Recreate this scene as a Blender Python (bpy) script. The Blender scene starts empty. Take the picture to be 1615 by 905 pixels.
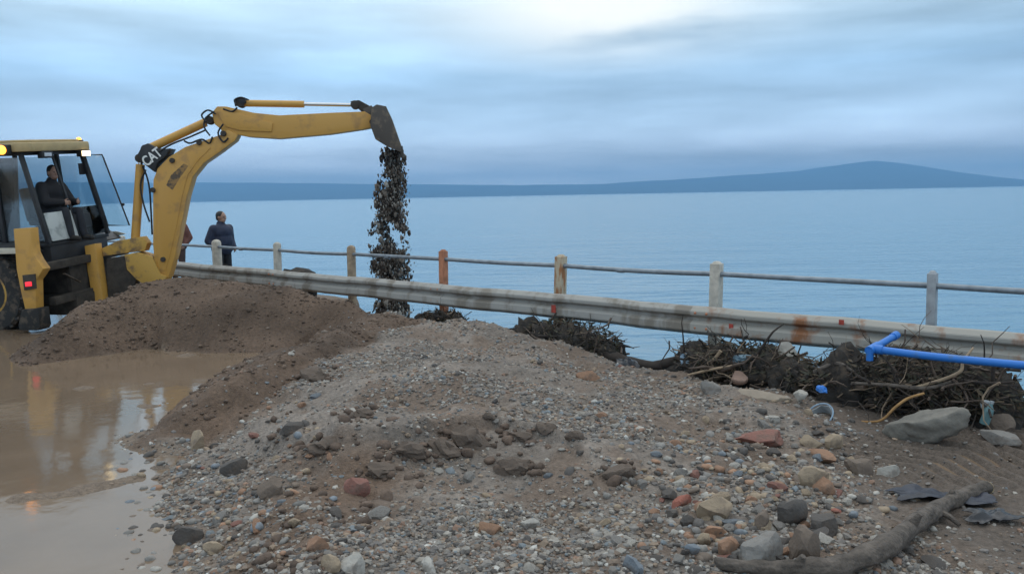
import bpy, bmesh, math, random
import numpy as np
from mathutils import Vector, Matrix

random.seed(7)
R = math.radians
scene = bpy.context.scene
COL = scene.collection

# ------------------------------------------------------------------ camera
CAM = Vector((0, 0, 2.04)); FPX = 1292.0
cam_d = bpy.data.cameras.new('camera'); cam = bpy.data.objects.new('camera', cam_d)
COL.objects.link(cam); scene.camera = cam
cam_d.sensor_width = 36.0; cam_d.lens = FPX / 1615 * 36.0
cam_d.clip_start = 0.05; cam_d.clip_end = 120000
CR = Matrix.Rotation(R(90 - 6.36), 3, 'X') @ Matrix.Rotation(R(-1.09), 3, 'Z')
cam.matrix_world = Matrix.Translation(CAM) @ CR.to_4x4()

# ------------------------------------------------------------------ world: heavy cloud at dusk
SUN_EL, SUN_AZ = 62.0, 6.0          # azimuth measured from +Y towards +X
world = bpy.data.worlds.new('World'); scene.world = world; world.use_nodes = True
wn, wl = world.node_tree.nodes, world.node_tree.links
wn.clear()
def wnode(t, **k):
    n = wn.new(t)
    for a, b in k.items(): setattr(n, a, b)
    return n
def wmath(op, a, b=None, clamp=False):
    n = wn.new('ShaderNodeMath'); n.operation = op; n.use_clamp = clamp
    for i, s in enumerate((a, b)):
        if s is None: continue
        if isinstance(s, (int, float)): n.inputs[i].default_value = s
        else: wl.new(s, n.inputs[i])
    return n.outputs[0]
w_out = wnode('ShaderNodeOutputWorld'); w_bg = wnode('ShaderNodeBackground')
w_sky = wnode('ShaderNodeTexSky'); w_sky.sky_type = 'NISHITA'; w_sky.sun_disc = False
w_sky.sun_elevation = R(SUN_EL); w_sky.sun_rotation = R(SUN_AZ)
w_tc = wnode('ShaderNodeTexCoord'); w_sep = wnode('ShaderNodeSeparateXYZ')
wl.new(w_tc.outputs['Generated'], w_sep.inputs[0])
wx, wy, wz = w_sep.outputs
den = wmath('ADD', wmath('MAXIMUM', wz, 0.0), 0.10)
w_cmb = wnode('ShaderNodeCombineXYZ')
wl.new(wmath('DIVIDE', wx, den), w_cmb.inputs[0]); wl.new(wmath('DIVIDE', wy, den), w_cmb.inputs[1])
w_n1 = wnode('ShaderNodeTexNoise'); w_n1.inputs['Scale'].default_value = 0.55; w_n1.inputs['Detail'].default_value = 7; w_n1.inputs['Roughness'].default_value = 0.52; w_n1.inputs['Distortion'].default_value = 0.4
wl.new(w_cmb.outputs[0], w_n1.inputs['Vector'])
w_map2 = wnode('ShaderNodeMapping'); w_map2.inputs['Scale'].default_value = (0.9, 1.0, 7.0); w_map2.inputs['Location'].default_value = (3.1, 0.4, 0.2)
wl.new(w_tc.outputs['Generated'], w_map2.inputs[0])
w_n2 = wnode('ShaderNodeTexNoise'); w_n2.inputs['Scale'].default_value = 2.6; w_n2.inputs['Detail'].default_value = 5; w_n2.inputs['Roughness'].default_value = 0.5
wl.new(w_map2.outputs[0], w_n2.inputs['Vector'])
w_ramp = wnode('ShaderNodeValToRGB'); rp = w_ramp.color_ramp
stops = [(0.0, (.66, .72, .84)), (.03, (.60, .69, .83)), (.08, (.49, .66, .84)), (.14, (.42, .65, .89)), (.21, (.57, .77, .92)), (.32, (.66, .81, .92)), (.60, (.78, .89, .96)), (1.0, (.88, .96, 1.0))]
while len(rp.elements) < len(stops): rp.elements.new(0.5)
for e, (p, c) in zip(rp.elements, stops): e.position = p; e.color = (*c, 1)
wl.new(wz, w_ramp.inputs[0])
# cloud lightness: broad banks and long flat streaks
f1 = wmath('ADD', wmath('MULTIPLY', wmath('SUBTRACT', w_n1.outputs[0], 0.5), 0.95), 1.0)
f2 = wmath('ADD', wmath('MULTIPLY', wmath('SUBTRACT', w_n2.outputs[0], 0.5), 1.5), 1.0)
# thinner cloud, where the low sun lights the layer from behind
pd = (CR @ Vector(((950 - 807.5) / FPX, (452.5 - 4) / FPX, -1))).normalized()
w_dx = wmath('MULTIPLY', wmath('SUBTRACT', wx, pd.x), 5.0); w_dz = wmath('MULTIPLY', wmath('SUBTRACT', wz, pd.z), 15.0)
d2 = wmath('ADD', wmath('MULTIPLY', w_dx, w_dx), wmath('MULTIPLY', w_dz, w_dz))
gl = wmath('MULTIPLY', wmath('EXPONENT', wmath('MULTIPLY', d2, -1.6)), wmath('GREATER_THAN', wy, 0.0))
gl = wmath('MULTIPLY', gl, wmath('MULTIPLY', wmath('SUBTRACT', wmath('ADD', w_n2.outputs[0], w_n1.outputs[0]), 0.72), 4.5, True))
fac = wmath('MULTIPLY', f1, f2)
w_mul = wnode('ShaderNodeMix', data_type='RGBA', blend_type='MULTIPLY'); w_mul.inputs[0].default_value = 1
w_val = wnode('ShaderNodeCombineColor')
for i in range(3): wl.new(fac, w_val.inputs[i])
wl.new(w_ramp.outputs[0], w_mul.inputs[6]); wl.new(w_val.outputs[0], w_mul.inputs[7])
w_glow = wnode('ShaderNodeMix', data_type='RGBA', blend_type='MIX')
wl.new(wmath('MULTIPLY', gl, 1.15, True), w_glow.inputs[0]); wl.new(w_mul.outputs[2], w_glow.inputs[6]); w_glow.inputs[7].default_value = (1.0, 1.02, .97, 1)
w_ns = wnode('ShaderNodeMix', data_type='RGBA', blend_type='MULTIPLY'); w_ns.inputs[0].default_value = 1; w_ns.inputs[7].default_value = (.07, .07, .07, 1)
wl.new(w_sky.outputs[0], w_ns.inputs[6])
w_fin = wnode('ShaderNodeMix', data_type='RGBA', blend_type='MIX'); w_fin.inputs[0].default_value = 0.06
wl.new(w_glow.outputs[2], w_fin.inputs[6]); wl.new(w_ns.outputs[2], w_fin.inputs[7])
wl.new(w_fin.outputs[2], w_bg.inputs[0]); w_bg.inputs[1].default_value = 1.0
wl.new(w_bg.outputs[0], w_out.inputs[0])

# ------------------------------------------------------------------ sun behind cloud
sd = bpy.data.lights.new('sun', 'SUN'); sd.energy = 0.6; sd.angle = R(60); sd.color = (1.0, .96, .90)
sun = bpy.data.objects.new('sun', sd); COL.objects.link(sun)
sdir = Vector((math.sin(R(SUN_AZ)) * math.cos(R(SUN_EL)), math.cos(R(SUN_AZ)) * math.cos(R(SUN_EL)), math.sin(R(SUN_EL))))
sun.rotation_euler = sdir.to_track_quat('Z', 'Y').to_euler()

vs = scene.view_settings
vs.view_transform = 'Standard'; vs.look = 'None'; vs.gamma = 1; vs.use_curve_mapping = False; vs.exposure = 0.3
scene.render.engine = 'CYCLES'

# ================================================================== helpers
def ray(px, py): return CR @ Vector(((px - 807.5) / FPX, (452.5 - py) / FPX, -1.0))
def at_z(px, py, z):
    d = ray(px, py); return CAM + d * ((z - CAM.z) / d.z)
def at_y(px, py, y):
    d = ray(px, py); return CAM + d * (y / d.y)
# the railing line: two post tops fix it
_p0, _p6 = at_z(341, 380, 1.22), at_z(1471, 431, 1.22)
UD = (_p6 - _p0).xy.normalized(); ND = Vector((-UD.y, UD.x))
V_RAIL = _p0.xy.dot(ND); SP = (_p6 - _p0).xy.length / 6; U0 = _p0.xy.dot(UD)
def uv(u, v, z=0.0):
    p = UD * u + ND * v; return Vector((p.x, p.y, z))
def at_v(px, py, v):
    d = ray(px, py); return CAM + d * (v / d.xy.dot(ND))

def mat(name, col, rough=.7, var=.25, scale=6, col2=None, thr=None, metallic=0, bump=0, bscale=40, spec=.5, emit=None, estr=0, alpha=1, coat=0, vcol=None, stretch=(1, 1, 1)):
    m = bpy.data.materials.new(name); m.use_nodes = True
    n, l = m.node_tree.nodes, m.node_tree.links
    b = n['Principled BSDF']; b.inputs['Roughness'].default_value = rough; b.inputs['Metallic'].default_value = metallic
    b.inputs['Specular IOR Level'].default_value = spec; b.inputs['Coat Weight'].default_value = coat
    tc = n.new('ShaderNodeTexCoord'); mp = n.new('ShaderNodeMapping'); mp.inputs['Scale'].default_value = stretch
    l.new(tc.outputs['Object'], mp.inputs[0])
    nz = n.new('ShaderNodeTexNoise'); nz.inputs['Scale'].default_value = scale; nz.inputs['Detail'].default_value = 7; nz.inputs['Roughness'].default_value = .6
    l.new(mp.outputs[0], nz.inputs['Vector'])
    rmp = n.new('ShaderNodeValToRGB'); l.new(nz.outputs[0], rmp.inputs[0])
    c = Vector(col)
    if col2 is None:
        rmp.color_ramp.elements[0].position = .3; rmp.color_ramp.elements[0].color = (*(c * (1 - var)), 1)
        rmp.color_ramp.elements[1].position = .7; rmp.color_ramp.elements[1].color = (*(c * (1 + var)), 1)
    else:
        t = thr or .55
        rmp.color_ramp.elements[0].position = t - .06; rmp.color_ramp.elements[0].color = (*c, 1)
        rmp.color_ramp.elements[1].position = t + .06; rmp.color_ramp.elements[1].color = (*col2, 1)
    out = rmp.outputs[0]
    if vcol:
        at = n.new('ShaderNodeAttribute'); at.attribute_name = vcol
        mx = n.new('ShaderNodeMix'); mx.data_type = 'RGBA'; mx.blend_type = 'MULTIPLY'; mx.inputs[0].default_value = 1
        l.new(at.outputs['Color'], mx.inputs[6]); l.new(out, mx.inputs[7]); out = mx.outputs[2]
    l.new(out, b.inputs['Base Color'])
    if bump:
        n2 = n.new('ShaderNodeTexNoise'); n2.inputs['Scale'].default_value = bscale; n2.inputs['Detail'].default_value = 6
        l.new(tc.outputs['Object'], n2.inputs['Vector'])
        bp = n.new('ShaderNodeBump'); bp.inputs['Strength'].default_value = bump; bp.inputs['Distance'].default_value = .02
        l.new(n2.outputs[0], bp.inputs['Height']); l.new(bp.outputs[0], b.inputs['Normal'])
    if emit:
        b.inputs['Emission Color'].default_value = (*emit, 1); b.inputs['Emission Strength'].default_value = estr
    b.inputs['Alpha'].default_value = alpha
    return m

class MB:
    def __init__(s): s.v = []; s.f = []
    def add(s, vv, ff):
        o = len(s.v); s.v += [Vector(p) for p in vv]; s.f += [tuple(i + o for i in q) for q in ff]; return s
    def box(s, c, d, rot=None, taper=1.0):
        c = Vector(c); q = []
        for z in (-1, 1):
            k = taper if z > 0 else 1
            for x, y in ((-1, -1), (1, -1), (1, 1), (-1, 1)):
                p = Vector((x * d[0] / 2 * k, y * d[1] / 2 * k, z * d[2] / 2))
                q.append(c + (rot @ p if rot else p))
        return s.add(q, [(3, 2, 1, 0), (4, 5, 6, 7), (0, 1, 5, 4), (1, 2, 6, 5), (2, 3, 7, 6), (3, 0, 4, 7)])
    def beam(s, a, b, w, h, up=Vector((0, 0, 1))):
        a, b = Vector(a), Vector(b); d = (b - a).normalized(); sd_ = d.cross(up).normalized(); u2 = sd_.cross(d)
        q = [p + sd_ * (x * w / 2) + u2 * (y * h / 2) for p in (a, b) for x, y in ((-1, -1), (1, -1), (1, 1), (-1, 1))]
        return s.add(q, [(3, 2, 1, 0), (4, 5, 6, 7), (0, 1, 5, 4), (1, 2, 6, 5), (2, 3, 7, 6), (3, 0, 4, 7)])
    def prism(s, poly, off):
        n = len(poly); off = Vector(off)
        q = [Vector(p) for p in poly] + [Vector(p) + off for p in poly]
        return s.add(q, [tuple(range(n)), tuple(range(2 * n - 1, n - 1, -1))] + [(i, i + n, (i + 1) % n + n, (i + 1) % n) for i in range(n)])
    def tube(s, pts, r, n=8, cap=True):
        pts = [Vector(p) for p in pts]; k = len(pts)
        rr = [r] * k if isinstance(r, (int, float)) else list(r)
        t0 = (pts[1] - pts[0]).normalized(); a = t0.orthogonal().normalized(); q = []
        for i, p in enumerate(pts):
            t = (pts[min(i + 1, k - 1)] - pts[max(i - 1, 0)]).normalized()
            a = (a - t * a.dot(t)); a = a.normalized() if a.length > 1e-6 else t.orthogonal().normalized()
            b = t.cross(a)
            for j in range(n):
                g = 2 * math.pi * j / n; q.append(p + (a * math.cos(g) + b * math.sin(g)) * rr[i])
        ff = [(i * n + j, i * n + (j + 1) % n, (i + 1) * n + (j + 1) % n, (i + 1) * n + j) for i in range(k - 1) for j in range(n)]
        if cap: ff += [tuple(range(n - 1, -1, -1)), tuple(range((k - 1) * n, k * n))]
        return s.add(q, ff)
    def ell(s, c, r, rot=None, seg=16, rings=10):
        c = Vector(c); q = []; r = (r, r, r) if isinstance(r, (int, float)) else r
        for i in range(1, rings):
            th = math.pi * i / rings
            for j in range(seg):
                g = 2 * math.pi * j / seg
                p = Vector((r[0] * math.sin(th) * math.cos(g), r[1] * math.sin(th) * math.sin(g), r[2] * math.cos(th)))
                q.append(c + (rot @ p if rot else p))
        for z in (1, -1):
            p = Vector((0, 0, r[2] * z)); q.append(c + (rot @ p if rot else p))
        ff = [(i * seg + j, (i + 1) * seg + j, (i + 1) * seg + (j + 1) % seg, i * seg + (j + 1) % seg) for i in range(rings - 2) for j in range(seg)]
        T = len(q) - 2; B = T + 1
        ff += [(T, j, (j + 1) % seg) for j in range(seg)] + [(B, (rings - 2) * seg + (j + 1) % seg, (rings - 2) * seg + j) for j in range(seg)]
        return s.add(q, ff)
    def lathe(s, prof, c, axis, n=24):
        c = Vector(c); ax = Vector(axis).normalized(); a = ax.orthogonal().normalized(); b = ax.cross(a); k = len(prof)
        q = [c + ax * h + (a * math.cos(2 * math.pi * j / n) + b * math.sin(2 * math.pi * j / n)) * r for r, h in prof for j in range(n)]
        ff = [(i * n + j, i * n + (j + 1) % n, ((i + 1) % k) * n + (j + 1) % n, ((i + 1) % k) * n + j) for i in range(k - 1) for j in range(n)]
        ff += [tuple(range(n - 1, -1, -1)), tuple(range((k - 1) * n, k * n))]
        return s.add(q, ff)
    def capsule(s, a, b, ra, rb, n=12):
        a, b = Vector(a), Vector(b); s.tube([a, a.lerp(b, .5), b], [ra, (ra + rb) / 2, rb], n); s.ell(a, ra, seg=n, rings=8); s.ell(b, rb, seg=n, rings=8); return s
    def mesh(s, name, inv=None):
        me = bpy.data.meshes.new(name)
        vv = [inv @ p for p in s.v] if inv else s.v
        me.from_pydata([tuple(p) for p in vv], [], s.f); me.update(); return me
    def build(s, name, m, parent=None, bevel=0, angle=40, inv=None, flat=False):
        """world/local coordinates -> ONE mesh object; inv brings world coordinates into the parent's frame"""
        me = s.mesh(name, inv)
        bm = bmesh.new(); bm.from_mesh(me); bmesh.ops.recalc_face_normals(bm, faces=bm.faces)
        if bevel: bmesh.ops.bevel(bm, geom=[e for e in bm.edges if len(e.link_faces) == 2 and e.calc_face_angle(0) > .6], offset=bevel, segments=2, profile=.6, affect='EDGES', clamp_overlap=True)
        bm.to_mesh(me); bm.free()
        if not flat:
            me.polygons.foreach_set('use_smooth', [True] * len(me.polygons)); me.set_sharp_from_angle(angle=R(angle))
        me.materials.append(m)
        o = bpy.data.objects.new(name, me); COL.objects.link(o)
        if parent: o.parent = parent
        return o
def tag(o, label=None, cat=None, group=None, kind=None):
    if label: o['label'] = label
    if cat: o['category'] = cat
    if group: o['group'] = group
    if kind: o['kind'] = kind
    return o
def empty(name, loc, label, cat, group=None, rot=None):
    o = bpy.data.objects.new(name, None); COL.objects.link(o); o.empty_display_size = .2
    o.matrix_world = Matrix.Translation(Vector(loc)) @ (rot.to_4x4() if rot else Matrix.Identity(4))
    return tag(o, label, cat, group)
def recentre(o):
    """put a one-mesh thing's origin at the middle of its base"""
    c = np.empty(len(o.data.vertices) * 3, 'f'); o.data.vertices.foreach_get('co', c); c = c.reshape(-1, 3)
    p = Vector(((c[:, 0].min() + c[:, 0].max()) / 2, (c[:, 1].min() + c[:, 1].max()) / 2, c[:, 2].min()))
    o.data.transform(Matrix.Translation(-p)); o.location = p; return o
def np_mesh(name, V, F, m, colour=None, smooth=True):
    me = bpy.data.meshes.new(name); V = np.asarray(V, 'f'); F = np.asarray(F, 'i'); k = F.shape[1]
    me.vertices.add(len(V)); me.vertices.foreach_set('co', V.ravel())
    me.loops.add(F.size); me.loops.foreach_set('vertex_index', F.ravel())
    me.polygons.add(len(F)); me.polygons.foreach_set('loop_start', np.arange(0, F.size, k, dtype='i')); me.polygons.foreach_set('loop_total', np.full(len(F), k, 'i'))
    me.polygons.foreach_set('use_smooth', np.full(len(F), smooth))
    if colour is not None:
        a = me.color_attributes.new('tint', 'FLOAT_COLOR', 'POINT')
        a.data.foreach_set('color', np.concatenate([colour, np.ones((len(V), 1))], 1).astype('f').ravel())
    me.update(calc_edges=True); me.validate(); me.materials.append(m)
    o = bpy.data.objects.new(name, me); COL.objects.link(o); return o

# ------------------------------------------------------------------ numpy noise
def _h(ix, iy, s):
    n = (ix.astype(np.int64) * 374761393 + iy.astype(np.int64) * 668265263 + s * 1274126177) & 0xffffffff
    n = ((n ^ (n >> 13)) * 1274126177) & 0xffffffff
    return ((n ^ (n >> 16)) & 0xffff) / 65535.0
def vn(x, y, s=0):
    ix, iy = np.floor(x), np.floor(y); fx, fy = x - ix, y - iy
    fx = fx * fx * fx * (fx * (fx * 6 - 15) + 10); fy = fy * fy * fy * (fy * (fy * 6 - 15) + 10)
    a = _h(ix, iy, s) * (1 - fx) + _h(ix + 1, iy, s) * fx; b = _h(ix, iy + 1, s) * (1 - fx) + _h(ix + 1, iy + 1, s) * fx
    return (a * (1 - fy) + b * fy) * 2 - 1
def fbm(x, y, f, o=4, s=0, g=.5):
    t = 0; a = 1.0
    for i in range(o):
        c, d = math.cos(i * 1.1 + .3), math.sin(i * 1.1 + .3)
        t = t + a * vn((x * c - y * d) * f + 17.3 * i, (x * d + y * c) * f - 9.1 * i, s + i); f *= 2.03; a *= g
    return t
def sstep(a, b, x):
    t = np.clip((x - a) / (b - a), 0, 1); return t * t * (3 - 2 * t)
def seg_dist(x, y, P):
    best = np.full(x.shape, 1e9); tt = np.zeros(x.shape)
    for i in range(len(P) - 1):
        ax, ay, bx, by = P[i][0], P[i][1], P[i + 1][0], P[i + 1][1]; dx, dy = bx - ax, by - ay
        t = np.clip(((x - ax) * dx + (y - ay) * dy) / (dx * dx + dy * dy + 1e-12), 0, 1)
        d = np.hypot(x - ax - t * dx, y - ay - t * dy); m_ = d < best
        best = np.where(m_, d, best); tt = np.where(m_, i + t, tt)
    return best, tt
def inside(x, y, P):
    c = np.zeros(x.shape, bool); n = len(P)
    for i in range(n):
        ax, ay = P[i][:2]; bx, by = P[(i + 1) % n][:2]
        if ay == by: continue
        c ^= ((ay > y) != (by > y)) & (x < (bx - ax) * (y - ay) / (by - ay) + ax)
    return c

# ================================================================== the ground
BANK = [(-1.75, -6)] + [tuple(at_z(px, py, 0).xy) for px, py in ((285, 905), (262, 840), (250, 775), (225, 720), (235, 680), (285, 662), (350, 632), (410, 598), (470, 562), (590, 512))] + [tuple(uv(-3.0, 8.35).xy), tuple(uv(40, 8.35).xy), (40, -6)]
CTRL = [(600, 507, .36), (700, 515, .38), (820, 540, .24), (1000, 582, .10), (1130, 614, .06), (530, 565, .38), (455, 615, .32), (420, 640, .24), (600, 590, .44), (480, 650, .40), (700, 600, .42), (800, 620, .34), (700, 665, .36), (560, 680, .40), (640, 690, .36), (330, 700, .06), (400, 740, .10), (470, 770, .14), (560, 770, .17), (700, 750, .19), (850, 760, .15), (900, 680, .22), (800, 850, .16), (1100, 700, .10), (1000, 850, .12), (1200, 800, .08), (1400, 850, .05), (1500, 700, .02), (1600, 660, .01), (1400, 690, .02), (330, 800, .06), (340, 880, .08), (440, 875, .24), (500, 815, .22), (700, 1000, .18), (1200, 1000, .05)]
CP = [tuple(at_z(a, b, c)) for a, b, c in CTRL]
HEAP = [tuple(at_y(px, py, Y)) for px, py, Y in ((62, 560, 10.6), (95, 512, 11.1), (150, 474, 11.7), (215, 446, 12.3), (270, 436, 12.6), (340, 437, 12.5), (400, 445, 12.4), (450, 453, 12.2), (550, 474, 11.8), (610, 500, 11.3))]
ARM = [tuple(at_z(px, py, z)) for px, py, z in ((605, 496, .44), (500, 528, .52), (430, 556, .50), (370, 590, .42), (312, 636, .26))]
def heap_h(x, y):
    wx_ = x + .18 * fbm(x, y, 1.1, 2, 31); wy_ = y + .18 * fbm(x, y, 1.1, 2, 41)
    d, t = seg_dist(wx_, wy_, HEAP); zz = np.interp(t, range(len(HEAP)), [p[2] for p in HEAP])
    a = zz + .06 - .60 * np.sqrt(d * d + .03) + .045 * fbm(x, y, 2.2, 4, 3)
    d, t = seg_dist(wx_, wy_, ARM); zz = np.interp(t, range(len(ARM)), [p[2] for p in ARM])
    b = zz + .06 - .66 * np.sqrt(d * d + .012) + .03 * fbm(x, y, 3.5, 3, 5)
    return np.maximum(a, b)
TRK_A = at_z(1420, 748, 0).xy; TRK_B = at_z(1640, 680, 0).xy
def ground(x, y, full=False):
    x = np.asarray(x, float); y = np.asarray(y, float)
    u = x * UD.x + y * UD.y; v = x * ND.x + y * ND.y
    d, _ = seg_dist(x, y, BANK + [BANK[0]]); s = np.where(inside(x, y, BANK), d, -d)
    s = s + .14 * fbm(x, y, 1.6, 3, 11)
    w = 0; zs = 0
    for p in CP:
        k = 1 / ((x - p[0]) ** 2 + (y - p[1]) ** 2 + .05) ** 1.7; w = w + k; zs = zs + k * p[2]
    bank = zs / w
    lumps = .07 * fbm(x, y, .9, 3, 21) + .032 * np.abs(fbm(x, y, 3.1, 3, 22)) + .018 * fbm(x, y, 9, 2, 23) + .035 * fbm(x, y, 2.0, 2, 24)
    smooth_right = sstep(2.15, 2.9, x - .12 * (y - 5) + .25 * fbm(x, y, .9, 2, 15))                    # driven-over mud on the right
    hb = bank + lumps * (1 - .6 * smooth_right)
    hb = hb + (-.09 - hb) * sstep(7.6, 8.3, v) * (1 - .8 * smooth_right)
    k = sstep(-.35, .75, s)
    h = -.055 + .03 * fbm(x, y, .55, 3, 1) + .012 * fbm(x, y, 3, 2, 2)
    h = h + (np.maximum(hb, .02) - h) * k
    # clods of a worn step across the bank
    sl = sorted(tuple(at_z(a, b, .25).xy) for a, b in ((420, 700), (520, 712), (600, 722), (660, 712), (720, 692), (780, 684), (850, 690), (960, 730)))
    yl = np.interp(x, [q[0] for q in sl], [q[1] for q in sl]) + .10 * fbm(x, y, 3.2, 3, 62); sg = y - yl
    win = sstep(sl[0][0] - .3, sl[1][0] + .1, x) * sstep(sl[-1][0] + .3, sl[-2][0] - .1, x)
    h = h + .10 * win * sstep(-.05, .06, sg) * np.exp(-np.clip(sg, 0, 9) / .8) * k
    # tyre cleat marks
    tv = (x - TRK_A.x) * (TRK_B - TRK_A).normalized().y - (y - TRK_A.y) * (TRK_B - TRK_A).normalized().x
    tu = (x - TRK_A.x) * (TRK_B - TRK_A).normalized().x + (y - TRK_A.y) * (TRK_B - TRK_A).normalized().y
    band = np.exp(-(tv / .7) ** 4) * sstep(-.5, .3, tu)
    cle = np.clip(np.sin((tu + .45 * np.abs(tv) + .05 * fbm(x, y, 2, 2, 71)) * 2 * math.pi / .15) * 1.6, -1, 1)
    h = h + band * .030 * cle - .012 * band
    # mud bar standing out of the flood water
    bar, _ = seg_dist(x, y, [tuple(at_z(a, b, 0).xy) for a, b in ((40, 785), (120, 775), (205, 755))])
    h = np.maximum(h, .014 - .05 * (bar / .20) ** 2 + .010 * fbm(x, y, 5, 3, 81))
    for a, b, rr_ in ((205, 628, .22), (168, 652, .16), (232, 640, .2), (215, 700, .16), (130, 612, .16), (250, 735, .14), (300, 560, .2), (235, 605, .15)):
        c_ = at_z(a, b, 0); h = np.maximum(h, .012 - .05 * (((x - c_.x) * .8) ** 2 + ((y - c_.y) * 1.3) ** 2) / rr_ ** 2 + .02 * fbm(x, y, 5, 3, 83))
    # seaward edge: promenade ledge on the left, broken away on the right
    uedge = uv(0, 0).x
    pu = (u - U0) / SP
    lim = np.interp(pu, [1.2, 2.0, 2.7, 3.5, 5.6, 6.3], [10.0, 8.5, 8.25, 7.85, 7.85, 8.45]) + .10 * fbm(u, v * 0, 1.1, 3, 91)
    h = np.where(v > 8.0, h + (.04 - h) * sstep(8.1, 8.5, v) * sstep(-2.5, -4.5, u), h)
    h = h - 2.4 * sstep(0, .38, v - lim) - .25 * np.clip(v - lim - .4, 0, 20)
    e = heap_h(x, y) * 1.0
    h2 = np.maximum(h, np.where(v > 9.2, -9, e))
    if full:
        da, _ = seg_dist(x, y, ARM); arm_m = sstep(.56, .38, da + .12 * fbm(x, y, 2.4, 3, 77))
        return h2, np.maximum(sstep(-.03, .05, e - h), arm_m), k, s, smooth_right, v, u
    return h2
def gz(x, y): return float(ground(np.array([x]), np.array([y]))[0])

def rng(*parts):
    o = []
    for a, b, st in parts: o.append(np.arange(a, b, st))
    return np.concatenate(o)
gx = rng((-70, -16, 3.0), (-16, -5, .07), (-5, 5.6, .028), (5.6, 9, .08), (9, 60, 2.5))
gy = rng((-40, 1.0, 2.5), (1.0, 3.0, .1), (3.0, 10.4, .028), (10.4, 19, .07), (19, 70, 2.5))
GX, GY = np.meshgrid(gx, gy); X, Y = GX.ravel(), GY.ravel()
H, EARTH, KB, SB, SR, VV, UU = ground(X, Y, True)
nx, ny = len(gx), len(gy); idx = np.arange(nx * ny).reshape(ny, nx)
F4 = np.stack([idx[:-1, :-1], idx[:-1, 1:], idx[1:, 1:], idx[1:, :-1]], -1).reshape(-1, 4)
c_gravel = np.array([.205, .170, .143]); c_earth = np.array([.118, .078, .054]); c_mud = np.array([.120, .094, .076]); c_silt = np.array([.19, .142, .105])
def brown_of(x, y):
    b_ = sstep(.15, .55, fbm(x, y, .8, 3, 101)) * .45
    d_, _ = seg_dist(x, y, [tuple(at_z(a, b, .2).xy) for a, b in ((410, 905), (450, 850), (500, 800), (545, 765))])
    b_ = np.maximum(b_, .6 * sstep(.0, .5, fbm(x, y, 2.3, 3, 107)))
    return np.maximum(b_, .95 * np.exp(-((d_ + .1 * fbm(x, y, 2, 2, 103)) / .36) ** 4))
brown = brown_of(X, Y)

colr = c_gravel[None] * (1 + .22 * fbm(X, Y, 1.7, 4, 111))[:, None]
colr = colr + (c_earth * 1.25 - colr) * brown[:, None]
colr = colr + (c_mud - colr) * SR[:, None]
colr = c_silt + (colr - c_silt) * sstep(-.1, .35, SB + .1 * fbm(X, Y, 3, 2, 121))[:, None]
ev = c_earth[None] * (1 + .28 * fbm(X, Y, 1.4, 4, 131))[:, None]
colr = colr + (ev - colr) * EARTH[:, None]
m_ground = mat('ground_soil', (1, 1, 1), rough=.85, var=.32, scale=26, bump=.9, bscale=70, vcol='tint', spec=.3)
n_, l_ = m_ground.node_tree.nodes, m_ground.node_tree.links
g = np_mesh('ground', np.stack([X, Y, H], 1), F4, m_ground, np.clip(colr, .02, .6)); tag(g, 'gravel bank, earth heap and muddy road beside the sea', kind='structure')

# flood water on the road
m_pud = mat('flood_water', (.19, .135, .092), rough=.08, var=.12, scale=1.2, bump=.16, bscale=3.5, spec=.42)
mw = MB().add([uv(-45, -25), uv(3, -25), uv(3, 7.6), uv(-6, 7.6), uv(-45, 7.6)], [(0, 1, 2, 3, 4)]).mesh('flood_water'); mw.materials.append(m_pud)
ow = bpy.data.objects.new('flood_water', mw); COL.objects.link(ow); tag(ow, 'brown flood water lying on the road beside the gravel', kind='structure')

# sea
m_sea = bpy.data.materials.new('sea_water'); m_sea.use_nodes = True
n, l = m_sea.node_tree.nodes, m_sea.node_tree.links; b = n['Principled BSDF']
b.inputs['Base Color'].default_value = (.075, .20, .30, 1); b.inputs['Roughness'].default_value = .18; b.inputs['IOR'].default_value = 1.33
tc = n.new('ShaderNodeTexCoord'); mp = n.new('ShaderNodeMapping'); mp.inputs['Rotation'].default_value = (0, 0, R(8)); mp.inputs['Scale'].default_value = (.35, 1, 1)
l.new(tc.outputs['Object'], mp.inputs[0])
hs = []
for sc_, amp in ((1.6, .5), (.35, 1.0), (.05, 2.0)):
    z = n.new('ShaderNodeTexNoise'); z.inputs['Scale'].default_value = sc_; z.inputs['Detail'].default_value = 3; l.new(mp.outputs[0], z.inputs['Vector'])
    k = n.new('ShaderNodeMath'); k.operation = 'MULTIPLY'; k.inputs[1].default_value = amp; l.new(z.outputs[0], k.inputs[0]); hs.append(k.outputs[0])
a1 = n.new('ShaderNodeMath'); l.new(hs[0], a1.inputs[0]); l.new(hs[1], a1.inputs[1]); a2 = n.new('ShaderNodeMath'); l.new(a1.outputs[0], a2.inputs[0]); l.new(hs[2], a2.inputs[1])
bp = n.new('ShaderNodeBump'); bp.inputs['Strength'].default_value = .6; bp.inputs['Distance'].default_value = .25; l.new(a2.outputs[0], bp.inputs['Height']); l.new(bp.outputs[0], b.inputs['Normal'])
SEA = -1.5
so = MB().add([(-30000, -60, SEA), (30000, -60, SEA), (30000, 30000, SEA), (-30000, 30000, SEA)], [(0, 1, 2, 3)]).build('sea', m_sea, flat=True); tag(so, 'calm pale blue sea', kind='structure')

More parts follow.
